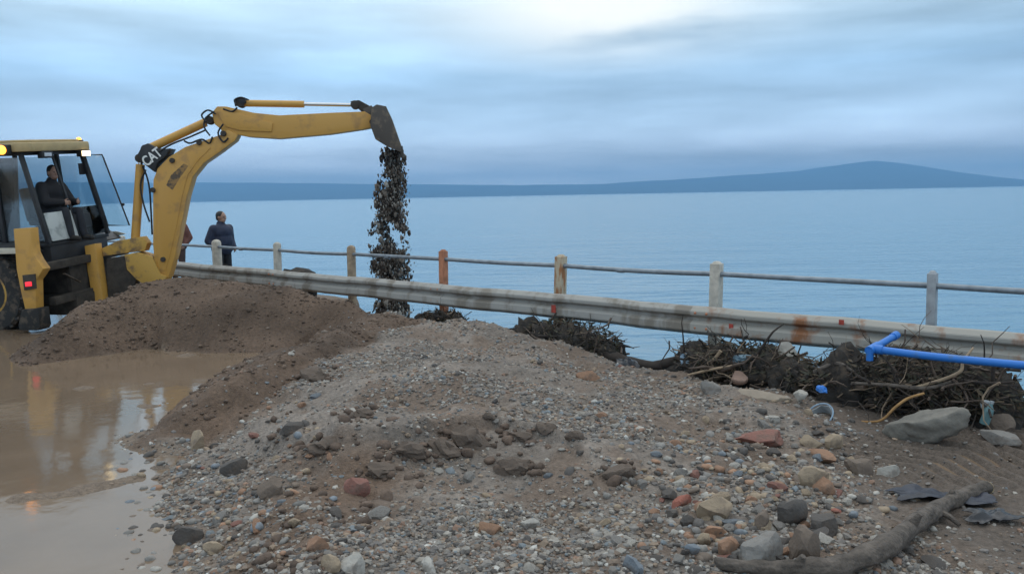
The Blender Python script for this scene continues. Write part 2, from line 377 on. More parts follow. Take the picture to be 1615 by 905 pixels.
# far coast
hx = np.linspace(-11000, 11000, 260); hy = np.linspace(9000, 13500, 34); HX, HY = np.meshgrid(hx, hy); hxx, hyy = HX.ravel(), HY.ravel()
sil = [(-400, 283), (0, 287), (300, 287), (640, 291), (800, 292), (950, 290), (1050, 284), (1200, 275), (1290, 268), (1330, 259), (1380, 252), (1430, 257), (1500, 269), (1560, 277), (1615, 283), (1900, 280), (2300, 286)]
sx = [at_y(a, c, 11000).x for a, c in sil]; sz = [at_y(a, c, 11000).z for a, c in sil]
rid = np.interp(hxx, sx, sz); t = np.clip((hyy - 9000) / 2000, 0, 1); prof = np.where(hyy < 11000, t ** 1.25, 1 - .35 * ((hyy - 11000) / 2500) ** 2)
hz = rid * prof * (1 + .10 * fbm(hxx, hyy, 1 / 1400, 4, 5) * np.where(hyy < 10700, 1, .35)) - 3
m_hill = mat('hill_scrub_haze_tint', (.04, .055, .09), rough=.95, var=.35, scale=.004, spec=.1)  # scrub colour pushed bluer, with some of the haze put into it
Fh = (lambda i: np.stack([i[:-1, :-1], i[:-1, 1:], i[1:, 1:], i[1:, :-1]], -1).reshape(-1, 4))(np.arange(len(hxx)).reshape(34, 260))
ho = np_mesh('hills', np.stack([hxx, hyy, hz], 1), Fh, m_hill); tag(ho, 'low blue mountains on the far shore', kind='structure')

# air
hzm = bpy.data.materials.new('haze_air'); hzm.use_nodes = True; n, l = hzm.node_tree.nodes, hzm.node_tree.links; n.clear()
o_ = n.new('ShaderNodeOutputMaterial'); pv = n.new('ShaderNodeVolumePrincipled'); pv.inputs['Color'].default_value = (.29, .615, 1.0, 1); pv.inputs['Density'].default_value = 1.45e-4; pv.inputs['Anisotropy'].default_value = .1
l.new(pv.outputs[0], o_.inputs['Volume'])
hb_ = MB().box((0, 6500, 175), (34000, 15000, 370)).build('haze', hzm, flat=True); tag(hb_, 'thin blue sea haze', kind='stuff')

# ================================================================== railing and crash barrier
m_conc = mat('post_concrete', (.50, .45, .38), rough=.85, var=.22, scale=14, bump=.3, bscale=60)
m_conc_b = mat('post_weathered', (.33, .24, .16), rough=.9, var=.35, scale=10, bump=.3, bscale=60)
m_rust = mat('post_rust', (.42, .17, .09), rough=.85, var=.35, scale=9, bump=.25, bscale=60)
m_halfrust = mat('post_part_rust', (.46, .38, .27), rough=.85, col2=(.33, .14, .055), thr=.53, scale=5, bump=.25, stretch=(3, 3, .8))
m_galv_p = mat('post_galvanised', (.33, .34, .35), rough=.6, var=.2, scale=12, metallic=.2)
m_pipe = mat('handrail_pipe', (.23, .255, .28), rough=.5, var=.3, scale=8, metallic=.5)
m_beam = mat('barrier_steel', (.335, .315, .285), rough=.7, col2=(.20, .172, .14), thr=.54, scale=2.4, stretch=(1.5, 1.5, .5), metallic=.0, bump=.12, bscale=25)
m_beam_r = mat('barrier_steel_stained', (.34, .315, .275), rough=.75, col2=(.25, .105, .045), thr=.60, scale=3.2, metallic=0, bump=.12, bscale=25, stretch=(1, 1, .45))
m_dark = mat('dark_steel', (.03, .03, .032), rough=.6, var=.3)
m_redmark = mat('red_reflector', (.38, .05, .03), rough=.5, var=.3, scale=30)

rail = empty('railing', uv(U0, V_RAIL), 'weathered concrete post railing with one dark pipe handrail above the sea', 'railing')
rinv = rail.matrix_world.inverted()
ROT_UV = Matrix(((UD.x, ND.x, 0), (UD.y, ND.y, 0), (0, 0, 1)))
POSTS = {0: (m_conc, .18, True, 'whitish round-topped post'), 1: (m_conc, .14, True, None), 2: (m_conc_b, .14, True, 'brown stained round-topped post'), 3: (m_rust, .105, False, 'orange rusted post'), 4: (m_halfrust, .125, False, 'cream post with a rusty side'), 5: (m_conc, .115, False, None), 6: (m_galv_p, .085, False, 'slim grey post')}
LEAN = {0: .01, 1: .03, 2: .02, 3: .02, 4: .045, 5: .02, 6: -.01}
def post_mesh(w, rounded, h, b):
    m_ = MB(); q = w / 2
    if rounded:
        prof = [(q * 1.05, 0), (q, .15), (q, h - q * .8)] + [(q * math.cos(a), h - q * .8 + q * .8 * math.sin(a)) for a in (R(25), R(50), R(72))] + [(.008, h)]
        m_.lathe([(r * 1.06, z) for r, z in prof], b, (0, 0, 1), 12)
    else:
        m_.box(b + Vector((0, 0, h / 2)), (w, w, h), ROT_UV, .97)
        m_.box(b + Vector((0, 0, h + .012)), (w * .8, w * .8, .03), ROT_UV, .5)
    return m_
for i in range(-5, 9):
    mt, w, rd, lb = POSTS.get(i, (m_conc, .13, i % 2 == 0, None))
    if i in (5,): w = .12
    b = uv(U0 + SP * i, V_RAIL, -.35); h = 1.22 + .35 + (.03 if rd else 0)
    m_ = post_mesh(w, rd, h, b)
    k = LEAN.get(i, .015)
    m_.v = [p + Vector((UD.x, UD.y, 0)) * (k * (p.z + .0)) * 1.0 - Vector((UD.x, UD.y, 0)) * (k * 1.2) for p in m_.v]
    o = m_.build('post', mt, rail, bevel=.006 if not rd else 0, inv=rinv)
    if lb: o['label'] = lb
for i in range(-5, 8):
    a, c = uv(U0 + SP * i, V_RAIL, 1.10), uv(U0 + SP * (i + 1), V_RAIL, 1.10)
    pts = [a.lerp(c, t_) + Vector((0, 0, -.009 * math.sin(math.pi * t_) * (1 + .9 * math.sin(i * 2.1)))) for t_ in np.linspace(0, 1, 9)]
    m_ = MB().tube(pts, .030, 12)
    if i % 2 == 0: m_.lathe([(.031, -.05), (.033, -.02), (.033, .02), (.031, .05)], a.lerp(c, .42) + Vector((0, 0, -.02)), (UD.x, UD.y, 0), 12)
    m_.build('handrail_pipe', m_pipe, rail, inv=rinv)

V_B = V_RAIL - .27
bar = empty('crash_barrier', uv(U0, V_B), 'long grey steel crash barrier with rust stains hanging over the washed-out edge', 'barrier')
binv = bar.matrix_world.inverted()
PROF = [(.0, .756), (-.030, .750), (-.078, .712), (-.084, .700), (-.084, .672), (-.078, .660), (-.020, .632), (-.016, .620), (-.020, .606), (-.074, .574), (-.086, .560), (-.092, .490), (-.086, .476), (-.030, .446), (.0, .432)]
def barrier(u0, u1, mt, dv=0, dz0=0, dz1=0):
    m_ = MB(); nseg = 14; q = []; npf = len(PROF)
    for k in range(nseg + 1):
        t_ = k / nseg; u = u0 + (u1 - u0) * t_; w_ = .008 * math.sin(u * 1.7) + .006 * math.sin(u * 4.1 + 1) + .004 * math.sin(u * 9.7)
        for (d, z) in PROF: q.append(uv(u, V_B + d + dv + w_, z + dz0 + (dz1 - dz0) * t_ + .5 * w_))
        for (d, z) in reversed(PROF): q.append(uv(u, V_B + d + dv + w_ + .012, z + dz0 + (dz1 - dz0) * t_ + .5 * w_))
    n2 = 2 * npf
    ff = [(k * n2 + j, k * n2 + (j + 1) % n2, (k + 1) * n2 + (j + 1) % n2, (k + 1) * n2 + j) for k in range(nseg) for j in range(n2)]
    ff += [tuple(range(n2 - 1, -1, -1)), tuple(range(nseg * n2, (nseg + 1) * n2))]
    return m_.add(q, ff).build('barrier_panel', mt, bar, inv=binv, angle=16)
uj = [at_v(px, 470, V_B).xy.dot(UD) for px in (683, 1096)]; L = uj[1] - uj[0]
for k in range(-4, 4):
    a = uj[0] + L * k; last = k in (1, 2)
    p_ = barrier(a, a + L + .26, m_beam_r if k == 1 else m_beam, dv=-.011 * (k % 2))
    for bz in (.69, .52):
        for du in (.06, .2):
            MB().ell(uv(a + du, V_B - .088 - .011 * (k % 2), bz - .005), .016, seg=8, rings=6).build('bolt', m_rust, p_, inv=binv)
for i in range(-5, 9):
    MB().box(uv(U0 + SP * i, V_B + .075, .60), (.09, .13, .26), ROT_UV).build('spacer', m_dark, bar, inv=binv)
for px, py, ww, hh in ((873, 487, .07, .10), (1153, 520, .05, .13), (1327, 508, .05, .05)):
    c = at_v(px, py, V_B - .098); MB().box(c, (ww, .006, hh), ROT_UV).build('reflector', m_redmark, bar, inv=binv)

# ================================================================== digger
m_yel = mat('digger_yellow', (.56, .295, .058), rough=.55, col2=(.42, .225, .06), thr=.60, scale=3.4, bump=.08, bscale=30, coat=.15)
m_yel2 = mat('digger_yellow_muddy', (.50, .29, .06), rough=.7, col2=(.20, .125, .06), thr=.55, scale=4, bump=.15)
m_roof = mat('roof_cream', (.45, .33, .16), rough=.55, var=.15)
m_blk = mat('frame_black', (.018, .018, .02), rough=.55, var=.4)
m_grime = mat('frame_grime', (.045, .036, .028), rough=.8, var=.5, scale=7, bump=.3)
m_rub = mat('tyre_rubber', (.022, .021, .02), rough=.85, col2=(.09, .068, .05), thr=.56, scale=7, bump=.2)
m_cream = mat('cream_panel', (.55, .50, .40), rough=.5, var=.1)
m_white = mat('white_panel', (.45, .47, .45), rough=.5, col2=(.28, .30, .29), thr=.55, scale=5)
m_steel = mat('bucket_steel', (.085, .07, .058), rough=.6, col2=(.16, .12, .085), thr=.55, scale=6, metallic=.25, bump=.15)
m_chrome = mat('ram_chrome', (.55, .55, .55), rough=.2, var=.05, metallic=1)
m_hose = mat('hose_black', (.015, .015, .016), rough=.6)
m_lampw = mat('lamp_lit', (.9, .85, .7), rough=.3, emit=(1, .74, .38), estr=4.5)
m_lampo = mat('lamp_amber_lit', (.9, .4, .05), rough=.3, emit=(1, .33, .04), estr=3.2)
m_lampr = mat('lamp_red_lit', (.6, .02, .03), rough=.3, emit=(1, .03, .05), estr=.9)
m_lens = mat('lamp_unlit', (.55, .6, .65), rough=.15)
m_letw = mat('lettering_white', (.75, .74, .70), rough=.6, var=.1)
gm = bpy.data.materials.new('cab_glass'); gm.use_nodes = True
n, l = gm.node_tree.nodes, gm.node_tree.links; n.clear()
o_ = n.new('ShaderNodeOutputMaterial'); tr = n.new('ShaderNodeBsdfTransparent'); gl_ = n.new('ShaderNodeBsdfGlossy'); mxs = n.new('ShaderNodeMixShader'); fr = n.new('ShaderNodeFresnel')
tr.inputs[0].default_value = (.80, .86, .88, 1); gl_.inputs['Roughness'].default_value = .05; fr.inputs[0].default_value = 1.45
l.new(fr.outputs[0], mxs.inputs[0]); l.new(tr.outputs[0], mxs.inputs[1]); l.new(gl_.outputs[0], mxs.inputs[2]); l.new(mxs.outputs[0], o_.inputs[0])

DO = Vector((-8.34, 14.5, 0)); DR = Matrix.Rotation(R(-13), 3, 'Z') @ Matrix.Rotation(R(4.0), 3, 'X')
dig = empty('backhoe_loader', DO, 'yellow backhoe digger tipping soil over the railing into the sea', 'digger', rot=DR)
DW = Matrix.Translation(DO) @ DR.to_4x4(); DI = DW.inverted()
def W(x, y, z): return DW @ Vector((x, y, z))
def P(name, mb, m_, parent=None, bevel=.012, **k): return mb.build(name, m_, parent or dig, bevel=bevel, **k)

P('chassis', MB().box((-1.0, 0, .78), (3.9, .7, .5)), m_grime)
P('rear_axle', MB().box((0, 0, .70), (.34, 1.5, .34)), m_grime)
P('hood', MB().box((-2.05, 0, 1.38), (1.9, .92, .72)), m_yel, bevel=.06)
P('grille', MB().box((-3.03, 0, 1.3), (.06, .8, .6)), m_blk)
P('exhaust_pipe', MB().tube([(-2.0, .2, 1.7), (-2.0, .2, 2.5)], .04, 10), m_blk, bevel=0)
for sy in (-1, 1):
    lp = [(-1.3, 1.55), (-1.1, 1.7), (-2.7, 1.25), (-3.6, .75), (-3.7, .55), (-3.5, .55), (-2.7, 1.0)]
    P('loader_arm', MB().prism([(x, sy * .62 - .05, z) for x, z in lp], (0, .1, 0)), m_yel)
lb_ = [(-3.55, .2), (-3.6, .8), (-3.75, 1.0), (-4.0, .95), (-3.8, .6), (-3.85, .25), (-4.35, .1), (-4.35, .07)]
P('loader_bucket', MB().prism([(x, -1.15, z) for x, z in lb_], (0, 2.3, 0)), m_yel2)
def wheel(x, y, r, w, rr, name):
    s_ = -1 if y < 0 else 1
    rim = P(name, MB().lathe([(rr * .25, s_ * -.10), (rr * .9, s_ * -.10), (rr, s_ * -w * .48), (rr * 1.02, s_ * w * .46), (rr * .93, s_ * w * .48), (rr * .86, s_ * w * .30), (rr * .5, s_ * w * .22), (rr * .42, s_ * w * .30), (rr * .2, s_ * w * .34), (.01, s_ * w * .34)], (x, y, r), (0, 1, 0), 28), m_yel2, bevel=0)
    t_ = MB().lathe([(rr * 1.0, -w * .46), (rr * 1.25, -w * .52), (r * .90, -w * .5), (r * .965, -w * .40), (r * .965, w * .40), (r * .90, w * .5), (rr * 1.25, w * .52), (rr * 1.0, w * .46)], (x, y, r), (0, 1, 0), 40)
    for k in range(22):
        g_ = 2 * math.pi * k / 22
        for sd2 in (-1, 1):
            g2 = g_ + (math.pi / 22 if sd2 > 0 else 0); rad = Vector((math.cos(g2), 0, math.sin(g2))); tan = Vector((-math.sin(g2), 0, math.cos(g2)))
            a = Vector((x, y, r)) + rad * (r * .975) + Vector((0, sd2 * w * .03, 0)); b_ = a + Vector((0, sd2 * w * .46, 0)) + tan * (.16 * r) - rad * (.05 * r)
            t_.beam(a, b_, .05, .06, up=rad)
    P('tyre', t_, m_rub, rim, bevel=0)
    ax = MB().lathe([(.06, -w * .1), (.12, 0), (.12, s_ * w * .36), (.05, s_ * w * .4)], (x, y, r), (0, 1, 0), 12); P('hub', ax, m_grime, rim, bevel=0)
for sy in (-1, 1):
    wheel(0, sy * .92, .70, .42, .36, 'rear_wheel'); wheel(-2.35, sy * .82, .48, .30, .24, 'front_wheel')
    P('fender', MB().prism([(-.72, sy * .72, 1.30), (-.60, sy * .72, 1.47), (.62, sy * .72, 1.47), (.86, sy * .72, 1.33), (.80, sy * .72, 1.30), (.58, sy * .72, 1.41), (-.55, sy * .72, 1.41)], (0, sy * .42, 0)), m_blk)
    P('fender_stripe', MB().prism([(-.5, sy * 1.145, 1.33), (-.5, sy * 1.145, 1.44), (.75, sy * 1.145, 1.44), (.95, sy * 1.145, 1.39), (.75, sy * 1.145, 1.35)], (0, sy * .02, 0)), m_cream, bevel=.004)
# cab
P('cab_base', MB().box((-.05, 0, 1.20), (1.95, 1.36, .40)), m_blk, bevel=.03)
P('cab_sill', MB().box((.0, 0, 1.425), (1.86, 1.44, .06)), m_blk, bevel=.01)
TOPZ, BOTZ = 2.90, 1.45
COR = {'rn': ((.93, -.70), (.60, -.68)), 'rf': ((.93, .70), (.60, .68)), 'mn': ((.10, -.72), (.06, -.69)), 'mf': ((.10, .72), (.06, .69)), 'fn': ((-.98, -.66), (-.80, -.66)), 'ff': ((-.98, .66), (-.80, .66))}
for k, (b_, t_) in COR.items():
    P('pillar', MB().beam((*b_, BOTZ), (*t_, TOPZ), .065, .065, up=Vector((1, 0, 0))), m_blk, bevel=.01)
P('pillar', MB().beam((.93, .02, BOTZ), (.60, -.02, TOPZ), .035, .03, up=Vector((1, 0, 0))), m_blk, bevel=.006)
P('header_rail', MB().box((-.1, 0, TOPZ + .02), (1.5, 1.42, .06)), m_blk)
rp_ = [(-1.02, -.62), (-.92, -.76), (.62, -.80), (.80, -.66), (.80, .66), (.62, .80), (-.92, .76), (-1.02, .62)]
roof = P('roof', MB().prism([(x, y, TOPZ + .05) for x, y in rp_], (0, 0, .15)), m_roof, bevel=.03)
P('roof_crown', MB().prism([(x * .86 - .01, y * .86, TOPZ + .203) for x, y in rp_], (0, 0, .04)), m_roof, roof, bevel=.03)
def pane(name, pts, parent=None):
    c = sum((Vector(p) for p in pts), Vector()) / len(pts); nn = (Vector(pts[1]) - Vector(pts[0])).cross(Vector(pts[2]) - Vector(pts[0])).normalized() * .006
    return P(name, MB().prism(pts, nn), gm, parent, bevel=0, flat=True)
def cpt(k, t_): b_, tt = COR[k]; return Vector((*b_, BOTZ)).lerp(Vector((*tt, TOPZ)), t_)
for a, b_ in (('rn', 'mn'), ('mn', 'fn'), ('rf', 'mf'), ('mf', 'ff'), ('fn', 'ff')):
    pane('window', [cpt(a, .03), cpt(b_, .03), cpt(b_, .97), cpt(a, .97)])
# lower rear panel, mottled white, and the opened quarter window swung out
P('rear_panel', MB().prism([cpt('rn', .02).lerp(cpt('rf', .02), t_) for t_ in (.05, .48)] + [cpt('rn', .34).lerp(cpt('rf', .34), t_) for t_ in (.48, .05)], (.02, 0, 0)), m_white, bevel=.004)
pane('rear_window', [cpt('rn', .02).lerp(cpt('rf', .02), .5), cpt('rf', .02), cpt('rf', .36), cpt('rn', .36).lerp(cpt('rf', .36), .5)])
h0, h1 = cpt('rf', .10) + Vector((.03, .03, 0)), cpt('rf', .98) + Vector((.03, .03, 0)); od = Vector((.42, .10, -.02))
qp = [h0, h0 + od * .9, h1 + od + Vector((-.12, 0, -.05)), h1 + od * .72, h1]
fr_ = P('quarter_window_frame', MB().tube(qp + [qp[0]], .014, 6), m_blk, bevel=0); pane('quarter_window', qp, fr_)
P('window_latch', MB().box(h0.lerp(h1, .3) + od * .9, (.05, .05, .05)), m_blk, fr_)
# inside the cab
st = P('seat', MB().box((.36, 0, 1.76), (.46, .46, .12)), m_blk, bevel=.04)
P('seat_back', MB().box((.10, 0, 2.05), (.11, .44, .58), Matrix.Rotation(R(-9), 3, 'Y')), m_blk, st, bevel=.04)
P('seat_pedestal', MB().box((.34, 0, 1.56), (.3, .3, .26)), m_blk, st)
P('console', MB().box((.80, .18, 1.66), (.20, .5, .42), taper=.8), m_blk, bevel=.03)
for sy in (-.10, .16):
    lv = P('lever', MB().tube([(.78, sy, 1.8), (.72, sy, 1.98), (.66, sy * 1.1, 2.06)], .012, 6), m_blk, bevel=0); P('lever_knob', MB().ell((.66, sy * 1.1, 2.08), .028, seg=8, rings=6), m_blk, lv, bevel=0)
sw = [(-.55 + .05 * math.sin(a), .19 * math.cos(a), 2.02 + .19 * math.sin(a)) for a in np.linspace(0, 2 * math.pi, 20)]
P('steering_wheel', MB().tube(sw, .014, 6), m_blk, bevel=0)
P('dashboard', MB().box((-.72, 0, 1.70), (.22, .7, .5)), m_blk, bevel=.04)
P('mirror', MB().box((.62, .62, 2.62), (.03, .14, .2)), m_blk)
# lamps
for y_, mt, lb in ((.54, m_lampw, 'lit warm white work lamp'), (-.34, m_lens, 'unlit work lamp'), (-.02, None, None)):
    if mt is None: continue
    hs_ = P('work_lamp', MB().box((.76, y_, TOPZ - .005), (.10, .24, .12)), m_blk, bevel=.015); hs_['label'] = lb
    P('lamp_lens', MB().box((.815, y_, TOPZ - .008), (.02, .19 if mt is m_lampw else .15, .088 if mt is m_lampw else .06)), mt, hs_, bevel=.008)
bc = P('beacon', MB().lathe([(.07, 0), (.07, .03), (.05, .035)], (.60, .66, TOPZ + .195), (0, 0, 1), 14), m_blk, bevel=0); P('beacon_lens', MB().lathe([(.04, .035), (.04, .055), (.028, .075), (.004, .08)], (.60, .66, TOPZ + .195), (0, 0, 1), 14), m_lampo, bc, bevel=0)
bc = P('side_lamp', MB().box((.45, -.84, TOPZ + .09), (.2, .10, .16)), m_blk, bevel=.01); P('lamp_lens', MB().ell((.45, -.90, TOPZ + .09), (.09, .06, .075), seg=12, rings=8), m_lampo, bc, bevel=0)
# rear frame, stabilisers
P('slide_frame', MB().box((1.02, 0, 1.10), (.13, 2.0, .13)).box((1.02, 0, .52), (.13, 1.8, .13)).box((.95, .1, .8), (.08, 1.0, .45)), m_grime, bevel=.015)
P('gap_filler', MB().box((.55, .1, .36), (1.1, 1.1, .34)), m_grime)  # dark box added to shut out the bright gap beneath the machine
P('hose_guard', MB().beam((1.14, -.7, .95), (1.12, -.35, .75), .05, .02), m_steel, bevel=.004)
def px_poly(pts, Yd): return [at_y(a, b_, Yd) for a, b_ in pts]
ns = [(21, 361), (48, 359), (50, 382), (52, 398), (58, 410), (68, 424), (62, 434), (56, 442), (57, 486), (40, 490), (33, 460), (26, 425), (24, 398)]
so_ = P('stabiliser', MB().prism(px_poly(ns, 13.02), (.03, .17, 0)), m_yel, inv=DI, bevel=.012)
P('foot', MB().prism(px_poly([(34, 488), (59, 486), (63, 515), (60, 521), (30, 521), (29, 512)], 12.97), (.04, .26, 0)), m_rub, so_, inv=DI)
tl = P('tail_lamp', MB().prism(px_poly([(35, 434), (55, 432), (57, 455), (38, 458)], 12.99), (0, .025, 0)), m_grime, so_, inv=DI, bevel=.004); P_l = MB().prism(px_poly([(39, 445), (49, 444), (50, 451), (40, 452)], 12.98), (0, .02, 0)); P('lamp_lens', P_l, m_lampr, tl, inv=DI, bevel=.004) if False else P_l.build('lamp_lens', m_lampr, so_, bevel=.004, inv=DI)
fs = [(133, 388), (150, 384), (152, 402), (156, 430), (162, 470), (163, 500), (148, 500), (144, 462), (138, 428)]
P('stabiliser', MB().prism(px_poly(fs, 14.2), (.03, .17, 0)), m_yel, inv=DI)
# ---- boom, dipper and bucket in one upright plane, swung towards the sea
AF = Vector((-6.45, 14.55, .75)); AD = Vector((.995, .10, 0)).normalized(); AN = Vector((-AD.y, AD.x, 0))
def A(px, py, off=0.0):
    d = ray(px, py); q = AF + AN * off; return CAM + d * ((q - CAM).dot(AN) / d.dot(AN))
def Z2(pts, w=None): return [(180 + a / 1.967, 60 + b_ / 1.967) for a, b_ in pts]
def arm_prism(name, pts, w, m_, parent=None, bevel=.012, off=0):
    return P(name, MB().prism([A(x, y, off - w / 2) for x, y in pts], AN * w), m_, parent, bevel=bevel, inv=DI)
yb = m_yel
kp = arm_prism('king_post', [(196, 402), (215, 398), (240, 405), (252, 432), (262, 436), (258, 450), (232, 452), (214, 440), (200, 425)], .42, m_yel2)
arm_prism('swing_casting', [(160, 392), (185, 380), (224, 373), (232, 384), (228, 396), (190, 400), (162, 404)], .26, m_yel2)
arm_prism('rear_carriage', [(168, 408), (205, 402), (215, 440), (205, 470), (170, 480)], .30, m_grime)
boom_pts = Z2([(128, 745), (120, 640), (120, 500), (121, 440), (134, 405), (168, 370), (220, 338), (280, 318), (335, 298), (352, 284), (384, 300), (375, 318), (330, 352), (278, 388), (244, 430), (226, 490), (208, 580), (190, 670), (168, 745)])
boom = arm_prism('boom', boom_pts, .30, yb, bevel=.02)
for s_ in (-1, 1):   # weld flange along both sides
    arm_prism('side_plate', Z2([(136, 720), (134, 640), (134, 510), (137, 450), (150, 415), (185, 384), (230, 356), (280, 338), (300, 340), (262, 378), (228, 425), (212, 485), (194, 580), (176, 660), (160, 720)]), .012, yb, boom, bevel=.003, off=s_ * .155)
arm_prism('worn_decal', [(262, 292), (270, 276), (290, 258), (297, 262), (284, 280), (272, 300)], .002, mat('worn_decal', (.30, .17, .06), rough=.7, col2=(.10, .07, .045), thr=.5, scale=14), boom, bevel=0, off=-.163)
for bx_, by_ in ((248, 420), (262, 408), (246, 300), (276, 254), (318, 226)):
    P('boom_pin', MB().lathe([(.045, -.19), (.045, .19)], A(bx_, by_), AN, 12), m_grime, boom, inv=DI, bevel=.006)
head = arm_prism('boom_bracket', [(217, 243), (224, 230), (233, 226), (252, 236), (268, 234), (262, 246), (247, 258), (244, 272), (236, 266), (226, 258)], .36, m_blk)
def letters(txt, a, b_, hpx, m_, parent, name):
    cu = bpy.data.curves.new('lettering', 'FONT'); cu.body = txt; cu.size = 1; cu.extrude = .012; cu.offset = .022
    to = bpy.data.objects.new('lettering_source', cu); COL.objects.link(to)
    dg = bpy.context.evaluated_depsgraph_get(); me = bpy.data.meshes.new_from_object(to.evaluated_get(dg)); bpy.data.objects.remove(to)
    xs = [v_.co.x for v_ in me.vertices]; ys = [v_.co.y for v_ in me.vertices]; x0, x1, y1 = min(xs), max(xs), max(ys)
    ex = (b_ - a); nn = ex.normalized().cross(AN).normalized(); up_ = nn if nn.z > 0 else -nn
    for v_ in me.vertices:
        p_ = a + ex * ((v_.co.x - x0) / (x1 - x0)) + up_ * (v_.co.y / y1 * hpx) - AN * (v_.co.z * .3)
        v_.co = DI @ p_
    me.materials.clear(); me.materials.append(m_); me.name = name
    o = bpy.data.objects.new(name, me); COL.objects.link(o); o.parent = parent; return o
letters('CAT', A(231.5, 263, -.187), A(257, 243.5, -.187), .17, m_letw, head, 'lettering')
def ram(name, a, b_, r1, r2, split, off, parent=None):
    pa, pb = A(*a, off), A(*b_, off); pm = pa.lerp(pb, split)
    c_ = P(name, MB().tube([pa, pm], r1, 14), yb, parent, inv=DI, bevel=0)
    P('rod', MB().tube([pm, pb], r2, 10), m_chrome, c_, inv=DI, bevel=0)
    P('end_eye', MB().lathe([(.075, -.09), (.075, .09)], pb, AN, 14), m_grime, c_, inv=DI, bevel=.006)
    P('base_eye', MB().lathe([(.08, -.1), (.08, .1)], pa, AN, 14), m_grime, c_, inv=DI, bevel=.006)
    return c_
ram('boom_ram', (213, 385), (222, 250), .075, .04, .93, 0)
ram('dipper_ram', (232, 236), (331, 190), .075, .04, .93, 0)
dip = arm_prism('dipper', [(334, 178), (342, 168), (356, 168), (400, 178), (440, 182), (520, 178), (575, 176), (592, 186), (594, 200), (575, 204), (520, 212), (440, 219), (392, 216), (372, 212), (362, 222), (352, 218), (348, 204), (338, 196)], .24, yb, bevel=.018)
arm_prism('dipper_plate', [(342, 176), (356, 174), (400, 186), (430, 194), (428, 208), (380, 206), (356, 200)], .29, yb, dip, bevel=.006)
ram('bucket_ram', (380, 163), (560, 166), .06, .032, .55, 0)
P('pivot_pin', MB().lathe([(.05, -.2), (.05, .2)], A(356, 212), AN, 12), m_grime, dip, inv=DI, bevel=.006)
P('pivot_pin', MB().lathe([(.05, -.2), (.05, .2)], A(588, 194), AN, 12), m_grime, dip, inv=DI, bevel=.006)
arm_prism('bucket_link', [(552, 160), (566, 158), (592, 172), (588, 182), (572, 178)], .10, m_grime)
# bucket: curved back, open mouth facing down and out, three teeth
bprof = [(584, 196), (586, 170), (594, 165), (609, 168), (617, 185), (624, 205), (632, 228), (633, 241)]
inn = [(626, 236), (618, 212), (611, 192), (604, 178), (594, 178), (592, 196)]
BW = .62
bk = arm_prism('bucket', bprof + inn, BW, m_steel, bevel=.006)
side = [(584, 198), (586, 170), (594, 165), (609, 168), (617, 185), (624, 205), (632, 228), (633, 240), (612, 232), (592, 220)]
for s_ in (-1, 1): arm_prism('bucket_cheek', side, .03, m_steel, bk, bevel=.004, off=s_ * (BW / 2 + .012))
for k in range(4):
    o_f = -BW / 2 + .08 + k * (BW - .16) / 3
    arm_prism('tooth', [(629, 232), (635, 230), (637, 246), (633, 247)], .06, m_steel, bk, bevel=.004, off=o_f)
arm_prism('bucket_ear', [(572, 172), (586, 166), (594, 180), (592, 200), (582, 200)], .16, m_steel, bk)
def hose(pts, r=.016, off=-.2):
    q = [A(x, y, off + .03 * math.sin(i)) for i, (x, y) in enumerate(pts)]
    # smooth by Catmull-Rom
    out = []
    for i in range(len(q) - 1):
        p0, p1, p2, p3 = q[max(i - 1, 0)], q[i], q[i + 1], q[min(i + 2, len(q) - 1)]
        for t_ in np.linspace(0, 1, 6, endpoint=False):
            out.append(.5 * ((2 * p1) + (p2 - p0) * t_ + (2 * p0 - 5 * p1 + 4 * p2 - p3) * t_ ** 2 + (3 * p1 - p0 - 3 * p2 + p3) * t_ ** 3))
    P('hose', MB().tube(out + [q[-1]], r, 6), m_hose, inv=DI, bevel=0)
for hp, o_f in (([(225, 262), (232, 280), (236, 300), (238, 330), (240, 370)], -.1), ([(230, 268), (222, 290), (226, 320), (236, 350)], -.12), ([(325, 192), (318, 182), (328, 174), (340, 180)], -.2), ([(331, 214), (322, 200), (325, 186), (338, 176)], -.2), ([(335, 216), (330, 226), (318, 220), (300, 226), (290, 222)], -.18), ([(372, 165), (370, 158), (380, 154), (392, 158)], -.14), ([(374, 170), (366, 176), (352, 172)], -.17), ([(392, 160), (386, 156), (372, 160), (372, 168)], .1), ([(352, 196), (344, 210), (352, 224), (360, 218)], -.2), ([(250, 240), (270, 228), (300, 216), (325, 205)], -.19)):
    hose(hp, off=o_f)
P('hose_clamp', MB().box(A(384, 160, 0), (.13, .22, .1)), m_blk, inv=DI)

